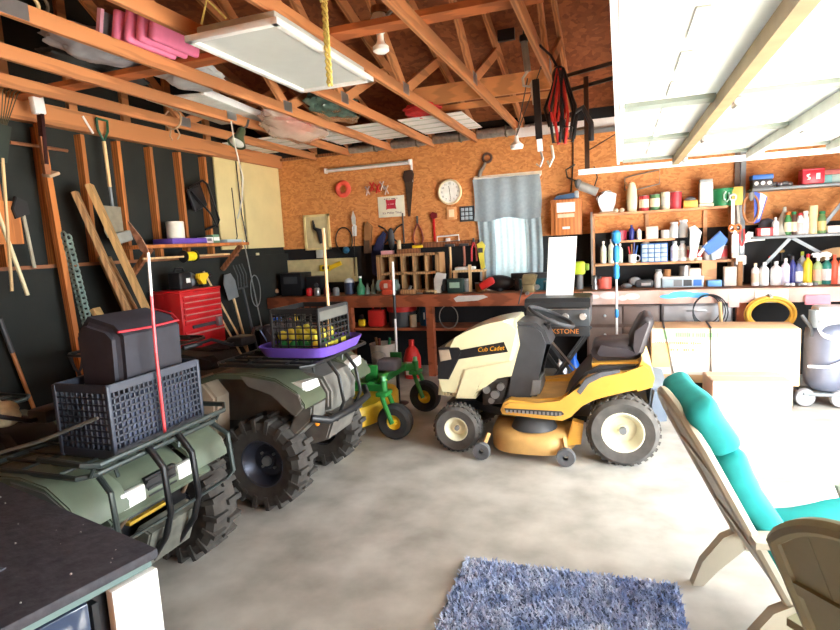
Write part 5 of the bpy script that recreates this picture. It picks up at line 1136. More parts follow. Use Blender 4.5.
for k, (px, h_) in enumerate(((367,.13),(373,.18))):
    t = thing('bottle', ('shorter clear bottle right of the green bottle','taller grey-green bottle left of the grinder')[k], 'bottle', (onb(px,6.9),6.92,BZ)); MB().lathe([(0,0),(.032,0),(.034,h_*.6),(.014,h_*.8),(.013,h_),(0,h_)],n=14).build('glass', mat('grey_green_glass',(150,170,160),.2), t); MB().cyl((0,0,h_),(0,0,h_+.02),.015,n=10).build('cap', dkgrey, t)
t = thing('paper_roll', 'white rolled tube lying on the left end of the bench', 'roll', (onb(266,6.92),6.92,BZ+.05), rot=(0,-.12,0)); MB().cyl((-.16,0,0),(.16,0,.0),.05,n=18).build('roll', mat('grey_white_roll',(206,204,198),.7), t); MB().cyl((.16,0,0),(.20,0,0),.03,n=14).build('core', card, t)

# more bench clutter
t = thing('hand_plane', 'small wooden hand plane on the bench in front of the pigeonhole rack', 'plane', (onb(408,6.80),6.80,BZ)); MB().box((0,0,.03),(.20,.06,.06),bev=.008).build('body', plank_m, t); MB().box((.03,0,.08),(.03,.03,.06),rot=(0,.4,0)).build('blade', steel, t)
t = thing('pliers', 'black pliers lying on the bench right of the small wooden plane', 'pliers', (onb(422,6.78),6.78,BZ+.012))
for s_ in (-1,1): MB().tube([(0,0,0),(.08,s_*.025,0),(.17,s_*.03,0)],.010,6).build('handle', black, t)
MB().box((-.03,0,0),(.08,.025,.018),bev=.004).build('jaw', steel, t)
tag(MB().box((onb(432,6.84),6.84,BZ+.02),(.12,.10,.04)).build('wood_offcut', pale_wood), 'pale wood offcut on the bench left of the white power tool', 'wood')
for k, (px, m, lb) in enumerate(((397,steel,'bright steel pot on the bench right of the orange-red grinder'),(479,mat('amber_jar',(150,90,40),.3),'amber jar on the bench right of the little shelf'),(500,dkgrey,'dark pot on the bench below the curtain beside the red bag'),(548,mat('teal_tin',(40,110,120),.4),'teal tin on the bench behind the black griddle'),(566,steel,'steel pot on the bench behind the white paper sheet'))):
    t = thing('pot', lb, 'pot', (onb(px,6.94),6.94,BZ)); MB().lathe([(0,0),(.042,0),(.046,.01),(.046,.10),(0,.10)],n=18).build('body', m, t); MB().lathe([(.047,.10),(.049,.115),(0,.12)],n=18).build('lid', greyp, t)
t = thing('toolbox', 'low dark green toolbox on the bench between vise and griddle', 'toolbox', (onb(519,7.14),7.15,BZ)); MB().box((0,0,.06),(.30,.14,.12),bev=.01).build('body', mat('dark_green_case',(40,62,56)), t); MB().tube([(-.07,0,.12),(-.06,0,.15),(.06,0,.15),(.07,0,.12)],.008,6).build('handle', steel, t)
# ================================================================== SHELF CONTENTS (pixel column -> real place on a shelf of known height and depth)
def sx(px, z, Y):
    # x of the photo column px on the shelf surface z at depth Y
    lo = atY(px, 200, Y); hi = atY(px, 300, Y); f = (lo.z-z)/(lo.z-hi.z); return lo.x+(hi.x-lo.x)*f
def can(label, px, z, Y, w, h, m, band=None, lid=steel, name='can', group=None):
    w *= 1.06; h *= 1.18; r = w/2; t = thing(name, label, name.replace('_',' '), (sx(px,z,Y),Y,z), 0, group)
    MB().lathe([(0,0),(r,0),(r,h*.97),(r*.94,h*.97),(0,h*.97)],n=20).build('body', m, t)
    if lid: MB().lathe([(0,h*.975),(r*.98,h*.975),(r*1.02,h*.985),(r*1.02,h),(r*.9,h),(r*.88,h*.985),(0,h*.985)],n=20).build('lid', lid, t)
    if band: MB().lathe([(r*1.012,h*.22),(r*1.012,h*.75)],n=20).build('label_band', band, t)
    return t
def bottle(label, px, z, Y, w, h, m, cap=None, band=None, name='bottle', group=None, neck=.35, sq=False):
    w *= 1.10; h *= 1.22; r = w/2; t = thing(name, label, name.replace('_',' '), (sx(px,z,Y),Y,z), 0, group)
    MB().lathe([(0,0),(r*.95,0),(r,h*.03),(r,h*.66),(r*.85,h*.74),(r*neck,h*.83),(r*neck,h*.88),(0,h*.88)],n=18).build('body', m, t)
    MB().lathe([(0,h*.87),(r*neck*1.25,h*.87),(r*neck*1.2,h*.99),(0,h)],n=14).build('cap', cap or whitep, t)
    if band: MB().lathe([(r*1.015,h*.14),(r*1.015,h*.55)],n=18).build('label_band', band, t)
    return t
def spray(label, px, z, Y, w, h, m, trig, band=None):
    t = bottle(label, px, z, Y, w, h*.86, m, trig, band, 'spray_bottle'); h *= 1.22
    b = MB(); b.prism([(-.05,h*.86),(.03,h*.84),(.04,h*.93),(.0,h*1.0),(-.05,h*.99),(-.065,h*.93),(-.035,h*.92)],'xz',-.014,.014,bev=.004); b.build('trigger_head', trig, t); return t
def sbox(label, px, z, Y, w, d, h, m, name='box', cat=None, face=None, fm=None):
    t = thing(name, label, cat or name.replace('_',' '), (sx(px,z,Y),Y,z))
    MB().box((0,0,h/2),(w,d,h),bev=min(.008,h*.1)).build('body', m, t)
    if fm: MB().box((0,-d/2-.001,h*.5),(w*face[0],.003,h*face[1])).build('front_label', fm, t)
    return t
cr_red = mat('label_red',(206,60,64),.5,var=.1); cr_green = mat('label_green',(90,140,90),.5,var=.1); cr_cream = mat('label_cream',(238,226,196),.5,var=.06); clr = mat('pale_bottle_plastic',(214,226,214),.25,var=.06); dbl = mat('dark_blue_plastic',(44,52,130),.4,var=.1); clear_y = mat('amber_bottle',(206,160,80),.3)
z1, z2, z3 = SA[2], SA[1], SA[0]; Y1 = 7.14
# top wooden shelf
t = thing('work_glove', 'white rubber glove standing fingers up on the top wooden shelf', 'glove', (sx(606,z1,Y1),Y1,z1)); MB().prism([(-.06,0),(.08,0),(.09,.12),(.12,.22),(.09,.235),(.06,.17),(.05,.26),(.02,.27),(.01,.19),(-.02,.26),(-.05,.25),(-.03,.17),(-.09,.21),(-.11,.18),(-.06,.10)],'xz',-.03,.03,bev=.02).build('glove', whitep, t); MB().box((.01,0,.01),(.18,.10,.02),bev=.006).build('base', card, t)
for k, px in enumerate((616,622)): t = thing('knob', ('left' if k == 0 else 'right')+' of two small pale knobs beside the white glove', 'knob', (sx(px,z1,Y1),Y1,z1), 0, 'pale knobs'); MB().ell((0,0,.028),(.03,.03,.028),12).build('knob_head', cr_cream, t)
t = thing('figure', 'tall cream club-shaped object on the top wooden shelf', 'ornament', (sx(632,z1,Y1),Y1,z1)); MB().lathe([(0,0),(.05,0),(.058,.08),(.06,.16),(.05,.27),(.032,.33),(0,.345)],n=18).build('club', mat('pale_cream_plush',(240,230,190),.8), t); MB().cyl((-.045,0,.30),(-.075,0,.34),.014,n=8).build('nub', leather, t)
for px, w, h, m, bd, lb in ((644,.10,.15,cr_red,cr_cream,'red can with cream band, leftmost of four on the top wooden shelf'),(655,.10,.155,cr_green,cr_cream,'green-topped can with pale band on the top wooden shelf'),(665.5,.095,.17,cr_cream,mat('label_pale_grey',(206,206,200),.5),'cream can between the green can and plain red can'),(675.5,.12,.165,mat('rose_red_can',(214,70,80),.4),None,'plain rose-red can, rightmost of four on the top wooden shelf')): can(lb,px,z1,Y1,w,h,m,bd)
t = sbox('small yellow box with grey lumps on top shelf',690,z1,Y1,.15,.12,.085,mat('amber_box',(240,190,90),.5)); MB().ell((.0,0,.10),(.06,.05,.03),12).build('grey_lumps', greyp, t)
t = thing('jar', 'tall square clear jar of pale sticks on the top wooden shelf', 'jar', (sx(705.5,z1,Y1),Y1,z1)); MB().box((0,0,.16),(.14,.12,.24),bev=.02).build('glass', mat('whitish_glass',(222,226,222),.15), t); MB().box((0,0,.02),(.15,.13,.04),bev=.008).build('base', cr_cream, t); MB().box((0,0,.29),(.13,.11,.03),bev=.01).build('lid', mat('grey_lid',(170,176,180),.4), t)
t = thing('bucket', 'green plastic pail with pale handle on the top wooden shelf', 'bucket', (sx(722,z1,Y1),Y1,z1)); MB().lathe([(0,0),(.09,0),(.105,.17),(.112,.175),(.112,.19),(0,.19)],n=24).build('body', green, t); MB().tube([(.02,-.105,.15),(.0,-.125,.12),(0,-.125,.07),(.03,-.115,.04),(.055,-.105,.08),(.05,-.11,.14)],.008,6).build('handle', mat('mint_handle',(190,226,206),.4), t)
sbox('dull yellow box at the right end of the top wooden shelf',736,z1,Y1+.02,.12,.10,.20,mat('dull_yellow_box',(224,190,90),.6))
t = thing('wire_frame', 'bent grey wire frame hanging on the orange wall above the cans', 'frame', wp(642,180)); MB().tube([(-.19,0,-.10),(-.19,0,.04),(-.10,0,.06),(.19,0,.10),(.19,0,-.06),(-.08,0,-.11)],.007,6,closed=True).build('wire', mat('grey_wire',(136,130,120),.5,metal=.3), t)
# middle short shelf
can('dark red bowl-like tin at the left end of the middle shelf',619,z2,7.18,.17,.10,mat('maroon_tin',(150,40,56),.4),None,mat('maroon_tin',(150,40,56)),'tin')
bottle('dark blue small bottle on the middle shelf',631.5,z2,7.15,.055,.145,dbl,dbl)
bottle('small white and red bottle on the middle shelf',639,z2,7.15,.05,.12,whitep,cr_red,cr_cream)
sbox('square white carton on the middle shelf',652,z2,7.15,.13,.10,.145,cw)
can('low clear glass tumbler on the middle shelf',665,z2,7.15,.085,.085,mat('whitish_glass',(222,226,222)),None,None,'glass')
for k, px in enumerate((674,683.5)): bottle(('left' if k == 0 else 'right')+' of two white-capped jars at the middle shelf right end',px,z2,7.15,.085,(.15,.165)[k],mat('grey_white_jar',(214,216,216),.3),whitep,None,'jar','white-capped jars',.75)
t = thing('sprayer', 'white sprayer gun hanging from the middle shelf edge', 'sprayer', (sx(695,z2,7.0),7.02,z2-.13)); MB().prism([(-.06,-.10),(.02,-.10),(.04,.10),(.07,.18),(.0,.26),(-.06,.24),(-.04,.10)],'xz',-.025,.025,bev=.012).build('body', whitep, t); MB().bar((.04,0,-.08),(.13,0,.06),.02,.03).build('lever', whitep, t)
t = thing('tool_case', 'bright blue folded case leaning at the right end of the wooden shelves', 'case', (sx(715,1.5,7.0),7.03,SA[0]+.0)); MB().prism([(-.13,.15),(.05,.32),(.13,.22),(.10,.16),(-.06,.06)],'xz',-.03,.03,bev=.01).build('case', blue, t); MB().prism([(-.04,.07),(.10,.17),(.06,.02),(-.02,.0)],'xz',-.028,.028,bev=.006).build('grey_base', mat('pale_blue_grey',(170,184,192)), t)
# lower wooden shelf
for k, (px, w, h) in enumerate(((603.5,.062,.22),(611.5,.066,.235),(620,.062,.19))): bottle(('leftmost','middle','rightmost')[k]+' of three clear bottles at the left end of the lower wooden shelf',px,z3,7.15,w,h,clr,whitep,mat('pale_green_label',(206,220,190),.5),'bottle','clear bottles')
t = thing('mug', 'white mug of brushes on the lower wooden shelf', 'mug', (sx(632.5,z3,7.10),7.10,z3)); MB().lathe([(0,0),(.042,0),(.045,.10),(.040,.10),(.036,.02),(0,.02)],n=20).build('body', whitep, t); MB().torus((.055,0,.05),.028,.007,'y',n=16,sy=1.2).build('handle', whitep, t)
for k, (dx, m, h) in enumerate(((-.02,cr_red,.19),(.01,dbl,.24),(.025,blue,.20),(-.005,leather,.22))): MB().cyl((dx,0,.05),(dx*2.2,0,h),.008,n=8).build('brush', m, t)
t = thing('drawer_organizer', 'blue organizer with clear drawers on the lower wooden shelf', 'organizer', (sx(654,z3,7.12),7.12,z3)); MB().box((0,.01,.1075),(.285,.14,.215),bev=.005).build('case', blue, t)
for i in range(4):
    for j in range(4):
        p = MB().box((-.102+.068*i,-.064,.031+.051*j),(.060,.02,.044),bev=.003).build('drawer', mat('frosted_drawer',(176,198,206),.25,var=.08), t)
t = thing('stone', 'grey rock on top of the blue organizer', 'rock', (sx(645.5,z3+.2,7.12),7.08,z3+.215)); MB().ell((0,0,.009),(.045,.04,.010),10).build('rock', mat('grey_rock',(170,160,150),.9,var=.3), t)
for k, px in enumerate((674.5,682.5)): bottle(('left' if k == 0 else 'right')+' of two white dimpled bottles right of the blue organizer',px,z3,7.14,.078,.188,whitep,mat('grey_lid',(170,176,180)),mat('pale_label_grey',(226,222,216),.5),'bottle','white dimpled bottles',.5)
for k, px in enumerate((690.5,698.5)): can(('left' if k == 0 else 'right')+' of two small red-banded jars on the lower wooden shelf',px,z3,7.13,.075,.14,cr_cream,cr_red,whitep,'jar','red-banded jars')
t = can('white pot with a green patch on the lower wooden shelf',709.5,z3,7.12,.115,.15,whitep,None,None,'pot'); MB().lathe([(.0585,.03),(.0585,.11)],n=20).build('green_patch', mat('pale_green_patch',(150,200,170),.5), t)
can('brown and red can at the right end of the lower wooden shelf',722,z3,7.12,.105,.13,mat('brown_can',(150,90,80),.5),cr_red)
# bench top under the wooden shelf
Yb = 6.98
can('red dish on a dark base at the bench behind the blue rod',604.5,BZ,Yb,.15,.12,mat('salmon_dish',(222,100,84),.5),None,None,'dish')
t = thing('faucet_part', 'small steel fitting on the bench at the foot of the slotted standard', 'fitting', (sx(595,BZ,6.9),6.9,BZ)); MB().lathe([(0,0),(.035,0),(.035,.04),(.02,.06),(.02,.13),(.03,.15),(0,.17)],n=14).build('body', steel, t); MB().cyl((0,0,.12),(.07,-.02,.14),.011,n=8).build('spout', steel, t)
t = thing('router', 'dark grey power tool lying on the bench below the blue organizer', 'power tool', (sx(644,BZ,Yb),Yb,BZ)); MB().box((0,0,.05),(.20,.13,.09),bev=.03).build('body', dkgrey, t); MB().ell((-.10,.0,.08),(.07,.05,.05),12).build('motor', greyp, t); MB().box((.02,-.068,.045),(.10,.004,.03)).build('label', steel, t)
t = thing('toolpart', 'grey cluster of small tool parts on the bench left of the dark power tool', 'tool parts', (sx(627,BZ,Yb),Yb,BZ)); MB().ell((0,0,.03),(.06,.05,.03),10).build('lump', greyp, t); MB().cyl((-.06,0,.02),(.08,0,.06),.016,n=8).build('rod', steel, t)
bottle('white-grey squat bottle on the bench right of the dark power tool',658.5,BZ,Yb,.085,.17,mat('grey_white_jar',(214,216,216)),greyp,None,'bottle',None,.6)
t = thing('parts_tray', 'long clear tray of parts on the bench under the lower shelf', 'tray', (sx(682,BZ,Yb),Yb,BZ)); MB().box((0,0,.05),(.42,.14,.10),bev=.006).build('case', mat('frosty_blue_grey',(176,190,200),.3), t); MB().box((0,0,.112),(.43,.15,.02),bev=.004).build('lid', mat('frosty_white',(220,222,224)), t)
for k in range(4): MB().box((-.15+.1*k,-.071,.05),(.085,.004,.07)).build('compartment', (mat('frosted_drawer',(176,198,206)),greyp,dkgrey,blue)[k], t)
zt = BZ+.122
can('steel bowl on top of the long clear tray',684.5,zt,Yb,.11,.10,steel,None,None,'bowl'); sbox('small white box on top of the long clear tray',694.5,zt,Yb,.12,.10,.085,cw); can('tan round pot on top of the long clear tray left end',667,zt,Yb,.075,.07,leather,None,None,'pot')
sbox('blue flat case on the bench right of the long clear tray',714,BZ,Yb,.14,.12,.07,mat('pale_blue_case',(110,170,230),.4),'case'); sbox('white paper-wrapped block on the bench beside the wood post',729.5,BZ,7.0,.12,.10,.21,cw,'block')
t = thing('small_can', 'dark can with pale rim on the bench behind the blue flat case', 'can', (sx(708,BZ,7.15),7.16,BZ)); MB().lathe([(0,0),(.05,0),(.05,.16),(0,.16)],n=18).build('body', dkgrey, t); MB().torus((0,0,.16),.047,.006,n=20,m=6).build('rim', steel, t)
# hanging tools by the steel post
def hang(px, py, Y=7.20): return atY(px, py, Y)
p = hang(733,200,7.0); t = thing('spanner', 'long steel spanner hanging at the right end of the wooden shelf', 'spanner', p); MB().bar((0,0,0),(0,0,-.30),.03,.012,up=(0,1,0)).build('shank', steel, t); MB().torus((0,0,.03),.03,.012,'y',n=16,m=6).build('ring', steel, t); MB().torus((0,0,-.32),.025,.011,'y',n=16,m=6).build('ring', steel, t)
p = hang(738,205,7.0); t = thing('spanner', 'short steel spanner hanging beside the long spanner', 'spanner', p); MB().bar((0,0,0),(.01,0,-.20),.024,.012,up=(0,1,0)).build('shank', mat('dull_steel',(140,136,128),.45,metal=.6), t); MB().torus((.01,0,-.22),.022,.010,'y',n=16,m=6).build('ring', _mc['dull_steel'], t)
p = hang(735,228,6.98); t = thing('scissors', 'orange-handled shears hanging left of the steel post', 'shears', p)
for s_ in (-1,1): MB().torus((s_*.03,0,.0),.028,.010,'y',n=16,m=6,sy=1.3).build('handle', orange, t)
MB().prism([(-.02,-.02),(.02,-.02),(.012,-.2),(-.008,-.2)],'xz',-.004,.004).build('blade', steel, t)
p = hang(735,244,6.97); t = thing('brush', 'white plastic brush hanging below the orange shears', 'brush', p); MB().box((0,0,-.02),(.07,.03,.26),bev=.012).build('body', whitep, t); MB().box((0,-.02,-.12),(.06,.03,.05)).build('bristles', mat('pale_bristles',(226,220,206),.9), t)
p = hang(742,242,6.98); t = thing('pliers', 'red-handled pliers hanging just left of the steel post', 'pliers', p)
for s_ in (-1,1): MB().tube([(0,0,-.05),(s_*.025,0,.03),(s_*.015,0,.14)],.010,6).build('handle', cr_red, t)
MB().prism([(-.02,-.04),(.02,-.04),(.006,-.12),(-.006,-.12)],'xz',-.006,.006).build('jaw', steel, t)
p = hang(741,260,6.97); t = thing('gauge', 'white square gauge hanging beside the steel post', 'gauge', p); MB().box((0,0,0),(.10,.02,.10),bev=.01).build('case', whitep, t); MB().lathe([(0,-.012),(.03,-.012)],axis='y',n=18).build('dial', mat('pale_green_dial',(200,214,190),.4), t)
p = hang(742,274,6.97); tag(MB().box((p.x-.02,p.y,p.z),(.05,.03,.28),bev=.006).build('handle_stick', leather), 'tan wooden handle standing between the wooden shelf and steel post', 'handle')
p = hang(751,205,7.10); t = thing('band', 'tan leather strap loop hanging on the steel post', 'strap', p); MB().torus((0,0,-.04),.075,.012,'y',n=24,m=6,sy=2.0).build('loop', mat('tan_strap',(176,116,70),.6), t); MB().ell((.0,-.02,.10),(.03,.025,.06),10).build('buckle', greyp, t)
p = hang(760,203,7.12); t = thing('pennant', 'blue and white folded pennant hanging right of the strap loop', 'pennant', p); MB().prism([(-.06,.13),(.07,.06),(.0,-.20),(-.05,-.22)],'xz',-.006,.006).build('blue_cloth', mat('royal_blue_cloth',(70,96,200),.7), t); MB().prism([(.0,.11),(.06,.07),(.0,-.16),(-.02,-.18)],'xz',-.010,-.0065).build('white_stripe', whitep, t)
p = hang(752,238,7.0); t = thing('clamp', 'white plastic clamp on the left corner of the middle steel shelf', 'clamp', p); MB().prism([(-.09,-.06),(-.03,-.03),(.12,-.03),(.12,-.01),(.0,.01),(.01,.06),(-.04,.07),(-.07,.03)],'xz',-.02,.02,bev=.008).build('body', whitep, t)
# top steel shelf
zs, zm = SB[1], SB[0]; Ys = 7.06
t = sbox('blue topped box at the left end of the top steel shelf',761,zs,Ys,.19,.16,.09,dkgrey,'box',None); MB().box((0,0,.115),(.20,.16,.05),bev=.01).build('blue_lid', blue, t); 
for k in range(3): MB().ell((-.06+.06*k,-.085,.05),(.022,.01,.022),10).build('white_spot', whitep, t)
t = thing('hardware', 'heap of grey fittings on the top steel shelf right of the blue box', 'fittings', (sx(779,zs,Ys),Ys,zs))
for k in range(5): MB().ell((-.08+.045*k,.02*math.sin(k*2),.025+.008*(k%2)),(.035,.03,.026),10).build('fitting', greyp if k % 2 else steel, t)
t = thing('tin', 'large red tin with white lettering on the top steel shelf', 'tin', (sx(811,zs,Ys),Ys,zs)); MB().box((0,0,.075),(.205,.16,.15),bev=.02).build('body', mat('rose_red_tin',(222,52,70),.35), t); MB().box((0,0,.152),(.20,.155,.02),bev=.008).build('lid', _mc['rose_red_tin'], t); MB().box((.04,-.082,.08),(.035,.004,.06)).build('white_mark', whitep, t); MB().prism([(-.06,.05),(-.03,.05),(-.025,.07),(-.05,.085),(-.03,.10),(-.035,.11),(-.065,.10),(-.06,.08),(-.04,.066)],'xz',-.084,-.08).build('white_mark', whitep, t)
for k, (px, m) in enumerate(((826,mat('teal_pack',(120,180,180),.5)),(834,mat('pale_teal_pack',(170,200,196),.5)))): sbox(('left' if k == 0 else 'right')+' of two teal packs at the right end of the top steel shelf',px,zs,Ys,.085,.12,.085,m,'packet')
sbox('dull red box lying over the two teal packs',830,zs+.087,Ys,.20,.13,.05,mat('dull_red_box',(176,100,96),.6))
# middle steel shelf
Ym = 7.04
t = sbox('red and white carton at the left end of the middle steel shelf',764,zm,Ym,.15,.12,.09,cr_red,'carton','box',(.55,.8),whitep)
t = thing('helmet', 'dark grey round ball resting behind the red and white carton', 'ball', (sx(767,zm,7.18),7.19,zm+.105)); MB().ell((0,0,0),(.085,.06,.085),16).build('ball', mat('slate_ball',(96,100,108),.5), t)
bottle('white bottle right of the red and white carton',775,zm,Ym,.06,.16,whitep)
t = thing('funnel', 'clear cone funnel standing upside down on the middle steel shelf', 'funnel', (sx(784,zm,7.14),7.14,zm)); MB().lathe([(.125,0),(.125,.01),(.03,.24),(.018,.26),(.016,.30),(0,.30)],n=24).build('cone', mat('clear_grey_cone',(206,206,196),.2), t)
for px, w, h, m, cp, bd, lb in ((787.5,.06,.20,mat('green_can',(70,140,80),.4),orange,cr_cream,'green aerosol can with orange cap on the middle steel shelf'),(793.5,.055,.20,mat('dark_brown_can',(96,70,60),.4),green,cr_cream,'brown aerosol can with green cap on the middle steel shelf'),(799.5,.06,.185,whitep,cr_red,mat('pale_rose_label',(226,190,190),.5),'white bottle with red cap on the middle steel shelf'),(805,.055,.20,whitep,whitep,mat('pale_lilac_label',(206,200,226),.5),'white bottle with lilac label on the middle steel shelf'),(821.5,.07,.19,mat('green_cream_can',(110,150,96),.4),green,mat('tan_label',(226,200,140),.5),'green and tan can near the right end of the middle steel shelf')): bottle(lb,px,zm,Ym,w,h,m,cp,bd,'spray_can' if 'aerosol' in lb else 'bottle',None,.6)
can('tall cream canister on the middle steel shelf',812.5,zm,Ym,.075,.25,mat('cream_canister',(246,222,170),.4),None,mat('cream_canister',(246,222,170)),'canister')
sbox('low white tub at the right end of the middle steel shelf',833,zm,Ym,.13,.12,.075,whitep,'tub')
# bench under the steel shelves
Yq = 6.95
for px, w, h, m, cp, bd, lb in ((755,.07,.20,whitep,cr_cream,mat('tan_white_label',(226,206,180),.5),'white bottle with tan label, leftmost bottle on the bench right end'),(764,.08,.205,whitep,whitep,None,'plain white bottle second from the left on the bench right end'),(775.5,.09,.21,whitep,whitep,None,'widest plain white bottle on the bench right end'),(785,.075,.235,mat('pale_lilac_bottle',(226,222,246),.4),whitep,None,'pale lilac bottle on the bench right end'),(792,.06,.25,dbl,dkgrey,None,'dark blue bottle on the bench between two pale bottles'),(798,.075,.21,mat('blue_white_bottle',(110,120,170),.4),dkgrey,whitep,'blue bottle with white label on the bench right end'),(807,.075,.265,mat('lemon_bottle',(246,212,60),.4),red,None,'yellow bottle with red cap on the bench right end')): bottle(lb,px,BZ,Yq,w,h,m,cp,bd)
bottle('slim green-capped white bottle behind the blue bottle',801.5,BZ,7.12,.07,.28,mat('grey_white_jar',(214,216,216)),mat('lime_cap',(200,220,80),.4))
spray('green and white spray bottle on the bench right end',817,BZ,Yq,.075,.27,mat('pale_green_spray',(170,200,150),.35),whitep,mat('peach_label',(240,190,170),.5))
spray('teal spray bottle with white trigger on the bench right end',826,BZ,Yq,.08,.275,mat('teal_spray',(50,140,130),.3),whitep,whitep)
bottle('red bottle at the far right end of the bench',833.5,BZ,Yq,.07,.25,mat('tomato_bottle',(226,96,70),.4),mat('tomato_bottle',(226,96,70)))
bottle('orange bottle cut by the right edge of the photo on the bench',840,BZ,Yq,.07,.2,whitep,orange)
t = thing('tool_tangle', 'pale heap of small fittings lying before the bottles on the bench', 'fittings', (sx(800,BZ,6.8),6.79,BZ))
for k in range(6): MB().box((-.12+.05*k,.015*math.sin(k*3),.018),(.055,.04,.03),rot=(0,0,k),bev=.008).build('fitting', (steel,whitep,greyp)[k%3], t)
tag(MB().sheet(lambda u, v: (sx(836,1.3,7.1)-.16+.34*u, 7.06-.05*v, 1.38-.10*v+.05*math.sin(u*3)-.05*u+.10*(u*.3)), 6, 4, .006).build('folded_bag', mat('tan_paper_bag',(190,160,120),.8)), 'tan paper bag hooked under the middle steel shelf', 'bag') 
for k, (px, py, m, lb) in enumerate(((771,258,cr_red,'red hook-ended tool hanging on the dark board behind the bottles'),(782,252,mat('dull_brass',(170,140,80),.5,metal=.3),'brass tool hanging on the dark board behind the bottles'),(790,256,dkgrey,'grey tool hanging on the dark board behind the bottles'))):
    p = atY(px,py,YB-.025); t = thing('hanging_tool', lb, 'tool', p); MB().cyl((0,0,0),(0,0,-.10),.010,n=8).build('shaft', dkgrey, t); MB().ell((0,0,.01),(.03,.015,.02),10).build('head', m, t)
# wall cabinet right of the window
c, d = wbox(551,199,581.5,235,.20)
t = thing('wall_cabinet', 'orange-brown wooden wall box with white paper labels right of the curtain', 'cabinet', c); fm = mat('orange_brown_wood',(206,128,72),.5,var=.12,scale=3,kind='wood',stretch=(4,4,.5))
MB().box((0,.004,0),d,bev=.005).build('body', fm, t); MB().box((.02,-d[1]/2-.004,0),(d[0]*.86,.02,d[2]*.97),bev=.004).build('door', fm, t)
MB().box((.0,-d[1]/2-.016,d[2]*.27),(d[0]*.6,.003,d[2]*.27)).build('paper_label', whitep, t); MB().box((.0,-d[1]/2-.016,d[2]*.04),(d[0]*.55,.003,d[2]*.10)).build('faded_label', mat('peach_paper',(240,206,176),.6), t); MB().box((.0,-d[1]/2-.018,-d[2]*.30),(d[0]*.25,.008,d[2]*.07),bev=.002).build('plate', whitep, t)
ct = c[2]+d[2]/2
t = thing('power_drill', 'blue drill lying on top of the wooden wall box', 'drill', (c[0]-.0,c[1],ct)); MB().prism([(-.16,.0),(-.12,.05),(.10,.075),(.12,.02),(.02,.0)],'xz',-.03,.03,bev=.015).build('body', mat('dull_blue_tool',(84,116,150),.45), t); MB().box((.12,0,.05),(.05,.06,.09),bev=.01).build('white_end', mat('frosty_blue_grey',(176,190,200)), t)
p = atY(588,189,7.0)
t = thing('work_lamp', 'grey cylindrical lamp on a bent arm beside the white glove', 'lamp', (p.x,7.05,p.z)); MB().cyl((-.09,0,.05),(.10,0,-.04),.055,.05,n=18).build('housing', mat('pale_grey_lamp',(178,182,180),.4,metal=.3), t); MB().ell((-.11,0,.07),(.045,.05,.06),12).build('cap', greyp, t); MB().tube([(-.12,0,.10),(-.24,.06,.16),(-.26,.12,.26),(-.16,.2,.32)],.010,6).build('arm', mat('dark_bronze',(66,54,40)), t); MB().tube([(.06,0,.0),(.10,.1,.14),(.06,.22,.28)],.007,6).build('cord', black, t)
# ================================================================== CEILING THINGS
t = thing('ceiling_light', 'large white troffer light box hanging from the roof trusses', 'ceiling light', (-1.91,3.22,2.85))
MB().box((0,0,.04),(.50,1.10,.07),bev=.015).build('housing', mat('grey_white_housing',(196,200,194),.5), t)
for s_ in (-1,1):
    MB().box((s_*.27,0,.0),(.04,1.20,.035),bev=.004).build('frame_side', white, t); MB().box((0,s_*.58,.0),(.58,.04,.035),bev=.004).build('frame_end', white, t)
MB().box((0,0,.004),(.50,1.12,.008)).build('diffuser', mat('grey_diffuser',(206,210,206),.5,var=.03), t)
b = MB(); b.tube([(-.20,-.56,.075),(-.12,-.60,.17),(-.04,-.56,.075)],.006,6); b.build('hanger_cord', rope_y, t)
for s_ in (-1,1): MB().cyl((s_*.12,.3,.07),(s_*.12,.3,.14),.006,n=6).build('hanger', steel, t)
t = thing('lamp_bulb', 'bare white bulb in a porcelain holder on the brace board', 'lamp', (-1.43,3.52,3.05))
MB().lathe([(0,.10),(.04,.10),(.06,.06),(.062,.02),(.04,.0),(.025,-.02),(0,-.02)],n=22).build('holder', whitep, t); MB().lathe([(.022,-.02),(.022,-.06),(.03,-.08),(.052,-.10),(.052,-.125),(.03,-.14),(0,-.145)],n=20).build('bulb', mat('bulb_white',(246,246,240),.2,var=.02), t); MB().lathe([(0,.14),(.05,.14),(.055,.10),(0,.10)],n=18).build('mount', brownw, t); MB().bar((.05,0,.08),(.13,-.02,.12),.014,.02).build('pull_chain_bracket', steel, t)
t = thing('clamp_lamp', 'green-shaded clamp lamp hanging under the trusses near the beige sheets', 'lamp', (-3.44,4.70,2.76), rot=(-.55,.1,0))
MB().lathe([(.025,.14),(.04,.12),(.045,.05),(.085,-.03),(.09,-.04),(.082,-.035),(.04,.04),(0,.05)],n=22).build('shade', mat('olive_green_enamel',(74,92,66),.35), t); MB().lathe([(0,-.045),(.05,-.045),(.072,-.03),(.05,.0),(0,.01)],n=20).build('bulb', mat('bulb_white',(246,246,240)), t); MB().tube([(0,0,.13),(.02,.02,.19),(.03,.0,.25)],.012,8).build('clamp', dkgrey, t)
p = atY(229,100,4.6)
tag(MB().tube([(p.x,4.6,2.92),(p.x+.02,4.6,2.7),(p.x+.06,4.62,2.4),(p.x+.03,4.62,2.2),(p.x-.04,4.62,2.02)],.007,6).build('cord', mat('white_cord',(214,210,196),.6)), 'white cord hanging down beside the green clamp lamp', 'cord')
t = thing('ceiling_light', 'white light fixture laid across the trusses above the green clamp lamp', 'ceiling light', (-3.62,4.62,3.045), rot=(0,.03,.1))
MB().box((0,0,.0),(.55,1.10,.03),bev=.006).build('panel', mat('grey_white_housing',(196,200,194)), t)
